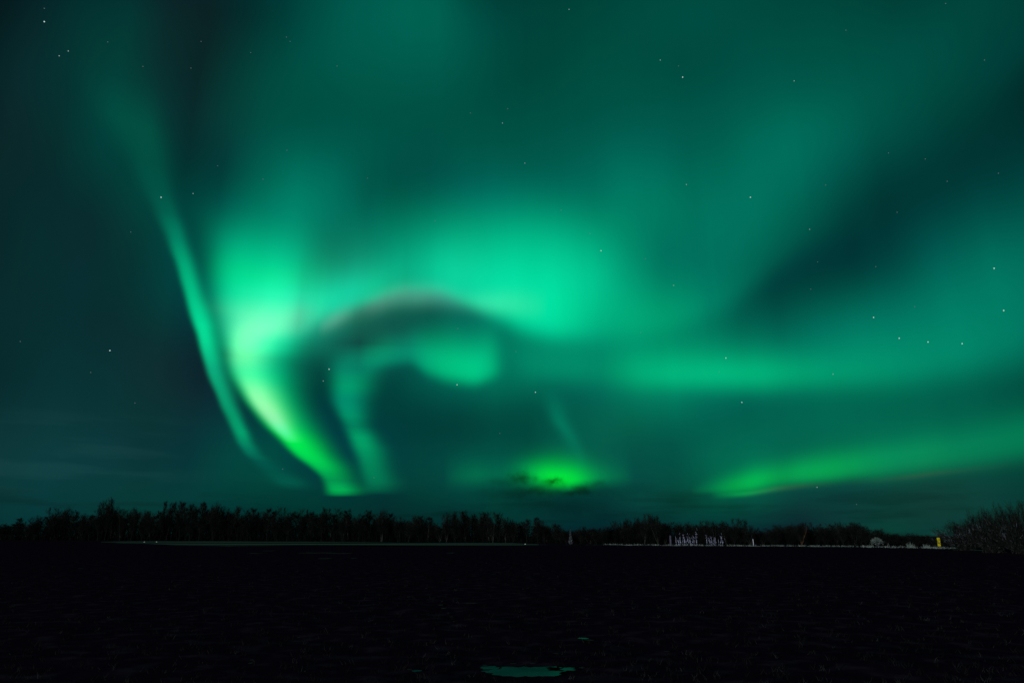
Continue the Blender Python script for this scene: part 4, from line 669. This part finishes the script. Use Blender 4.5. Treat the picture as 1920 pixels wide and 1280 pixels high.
# ------------------------------------------------------------------ dark bushes at the right edge
def bush(px, base, wpx, top, label, n_stem, seed, frost):
    random.seed(seed)
    p = ground_at(px, base); k = p.y / FOCAL; r = wpx * k / 2; h = at_depth(px, top, p.y).z
    t = thing('bare_bush', label, 'bush', p)
    st, tw, fr = MB(), MB(), MB()
    for i in range(n_stem):
        a = random.uniform(0, 6.28); rr = random.uniform(.1, 1) ** .8; hh = h * math.sqrt(max(.12, 1 - (rr * .85) ** 2)) * random.uniform(.75, 1.0)
        b0 = Vector((random.gauss(0, r * .16), random.gauss(0, r * .16), 0)); q = [b0]
        for f in (.25, .5, .75, 1):
            q.append(b0 + Vector((math.cos(a) * r * rr * f ** .8, math.sin(a) * r * rr * f ** .8, hh * f)) + rnd_dir() * .06 * f)
        st.tube(q, [.03, .024, .018, .012, .005], 4)
        for s2 in range(44):
            u = random.uniform(.2, 1) * 4; j = min(int(u), 3); s0 = q[j].lerp(q[j + 1], u - j)
            d = ((q[j + 1] - q[j]).normalized() + rnd_dir(.2) * .6).normalized(); l = random.uniform(.25, .75)
            low = s0.z < h * .6 and random.random() < frost
            (fr if low else tw).ribbon(s0, s0 + d * l, .022 if low else .016, .06)
            for s3 in range(3):
                s4 = s0 + d * l * random.uniform(.3, 1); d4 = (d + rnd_dir(.2) * .7).normalized()
                (fr if low and random.random() < .5 else tw).ribbon(s4, s4 + d4 * random.uniform(.1, .35), .013, .06)
    st.build('stems', M['bark'], t); tw.build('twigs', M['twig'], t)
    if fr.v: fr.build('frosted_twigs', M['frost_twig'], t)
bush(1812, 1032, 78, 975, 'low dark twiggy bush with frosted lower twigs just right of the yellow post', 90, 51, .3)
bush(1862, 1036, 90, 957, 'dark twiggy bush standing in the middle of the right edge thicket', 110, 52, .16)
bush(1925, 1038, 120, 938, 'tallest dark twiggy bush cut off by the right edge of the picture', 120, 53, .09)

# ------------------------------------------------------------------ glints on shore and verge, painted in as small added pale lumps
for px, py, lab in ((271, 1016.4, 'left one of two glints built as pale lumps on the far shore under the left treeline'), (294, 1016.2, 'right one of two glints built as pale lumps on the far shore under the left treeline'),
                    (985, 1020.3, 'single glint built as a pale lump on the shore right of the pale pond strip'), (1229, 1021.9, 'glint built as a bright pale lump on the verge left of the frosted saplings')):
    p = ground_at(px, py); m = MB(); r = p.y / FOCAL * 1.5
    for i in range(6):
        th = math.pi * (i + .0) / 5
        for j in range(8):
            f = 2 * math.pi * j / 8; q = Vector((math.sin(th) * math.cos(f), math.sin(th) * math.sin(f), math.cos(th) * .6 + .45))
            m.v.append(q * r * (1 + .2 * noise.noise(q * 3 + Vector((px, 0, 0)))))
    for i in range(5):
        for j in range(8): m.f.append((i * 8 + j, (i + 1) * 8 + j, (i + 1) * 8 + (j + 1) % 8, i * 8 + (j + 1) % 8))
    o = m.build('glint_lump', M['glint_lump']); o.location = p; tag(o, lab, 'glint_lump')

# ------------------------------------------------------------------ stars, far out
def star_mesh(strength, radius):
    m = bpy.data.materials.new('starlight'); m.use_nodes = True; t = m.node_tree; t.nodes.clear()
    e = t.nodes.new('ShaderNodeEmission'); e.inputs['Color'].default_value = (.75, 1, .92, 1); e.inputs['Strength'].default_value = strength
    o = t.nodes.new('ShaderNodeOutputMaterial'); t.links.new(e.outputs[0], o.inputs[0]); m.cycles.emission_sampling = 'NONE'
    import bmesh
    bm = bmesh.new(); bmesh.ops.create_icosphere(bm, subdivisions=1, radius=radius)
    me = bpy.data.meshes.new('star'); bm.to_mesh(me); bm.free(); me.materials.append(m)
    return me
SM = {3: star_mesh(.75, 6.2), 2: star_mesh(.42, 5.0), 1: star_mesh(.16, 4.4)}
BRIGHT = {(83, 41): 'bright star high in the dark upper left corner', (302, 370): 'bright star beside the upper part of the left green ray', (857, 721): 'bright star on the lower rim of the green lobe inside the arch',
          (617, 692): 'bright star in the dark gap between the bright curl and inner curl', (1004, 735): 'star below the right end of the green lobe', (1361, 671): 'bright star in the level green band right of centre',
          (1407, 370): 'brightest star in the broad upper right veil', (1280, 145): 'bright star in the upper right, lower one of a close pair', (1127, 470): 'star over the right shoulder of the bright arch',
          (1391, 754): 'star just beneath the level green band', (1638, 595): 'star above the line of three stars at right', (1740, 641): 'middle star of the line of three at right', (1804, 644): 'brightest and rightmost star of the line of three at right',
          (1686, 634): 'leftmost star of the line of three at right', (1882, 582): 'bright star near the right edge above the line of three', (1864, 503): 'star near the right edge in the green haze below the dark band',
          (206, 657): 'star alone in the dark sky left of the green rays'}
MID = [(128, 96), (111, 105), (362, 363), (942, 231), (1067, 18), (1489, 152), (984, 306), (1287, 346), (1238, 113), (606, 714), (1562, 701), (1532, 913), (1263, 535), (1518, 430)]
DIM = [(83, 16), (202, 79), (268, 125), (358, 128), (377, 78), (538, 282), (408, 311), (493, 336), (689, 334), (816, 414), (882, 212), (537, 70), (544, 78), (470, 99), (245, 435), (632, 124), (952, 204), (1272, 124),
       (1586, 57), (1773, 7), (1846, 113), (1052, 394), (1106, 438), (1210, 485), (1533, 491), (1642, 500), (1682, 398), (1776, 340), (1872, 325), (1666, 287), (1735, 298), (1548, 347), (1520, 542), (1348, 697),
       (1715, 575), (967, 659), (1201, 623), (530, 879), (701, 895), (38, 640), (170, 698), (253, 755), (1606, 945), (937, 812), (858, 616), (759, 539)]
def star(xy, cls, label, group=None):
    d = ray(*xy).normalized(); o = bpy.data.objects.new('star', SM[cls]); o.location = Vector((0, 0, EYE)) + d * 8000
    col.objects.link(o); tag(o, label, 'star', group)
for xy, lab in BRIGHT.items(): star(xy, 3, lab)
for xy in MID: star(xy, 2, 'small clear star of middling brightness in the green night sky', 'middling stars')
for xy in DIM: star(xy, 1, 'barely visible pinprick star in the green night sky', 'faint stars')
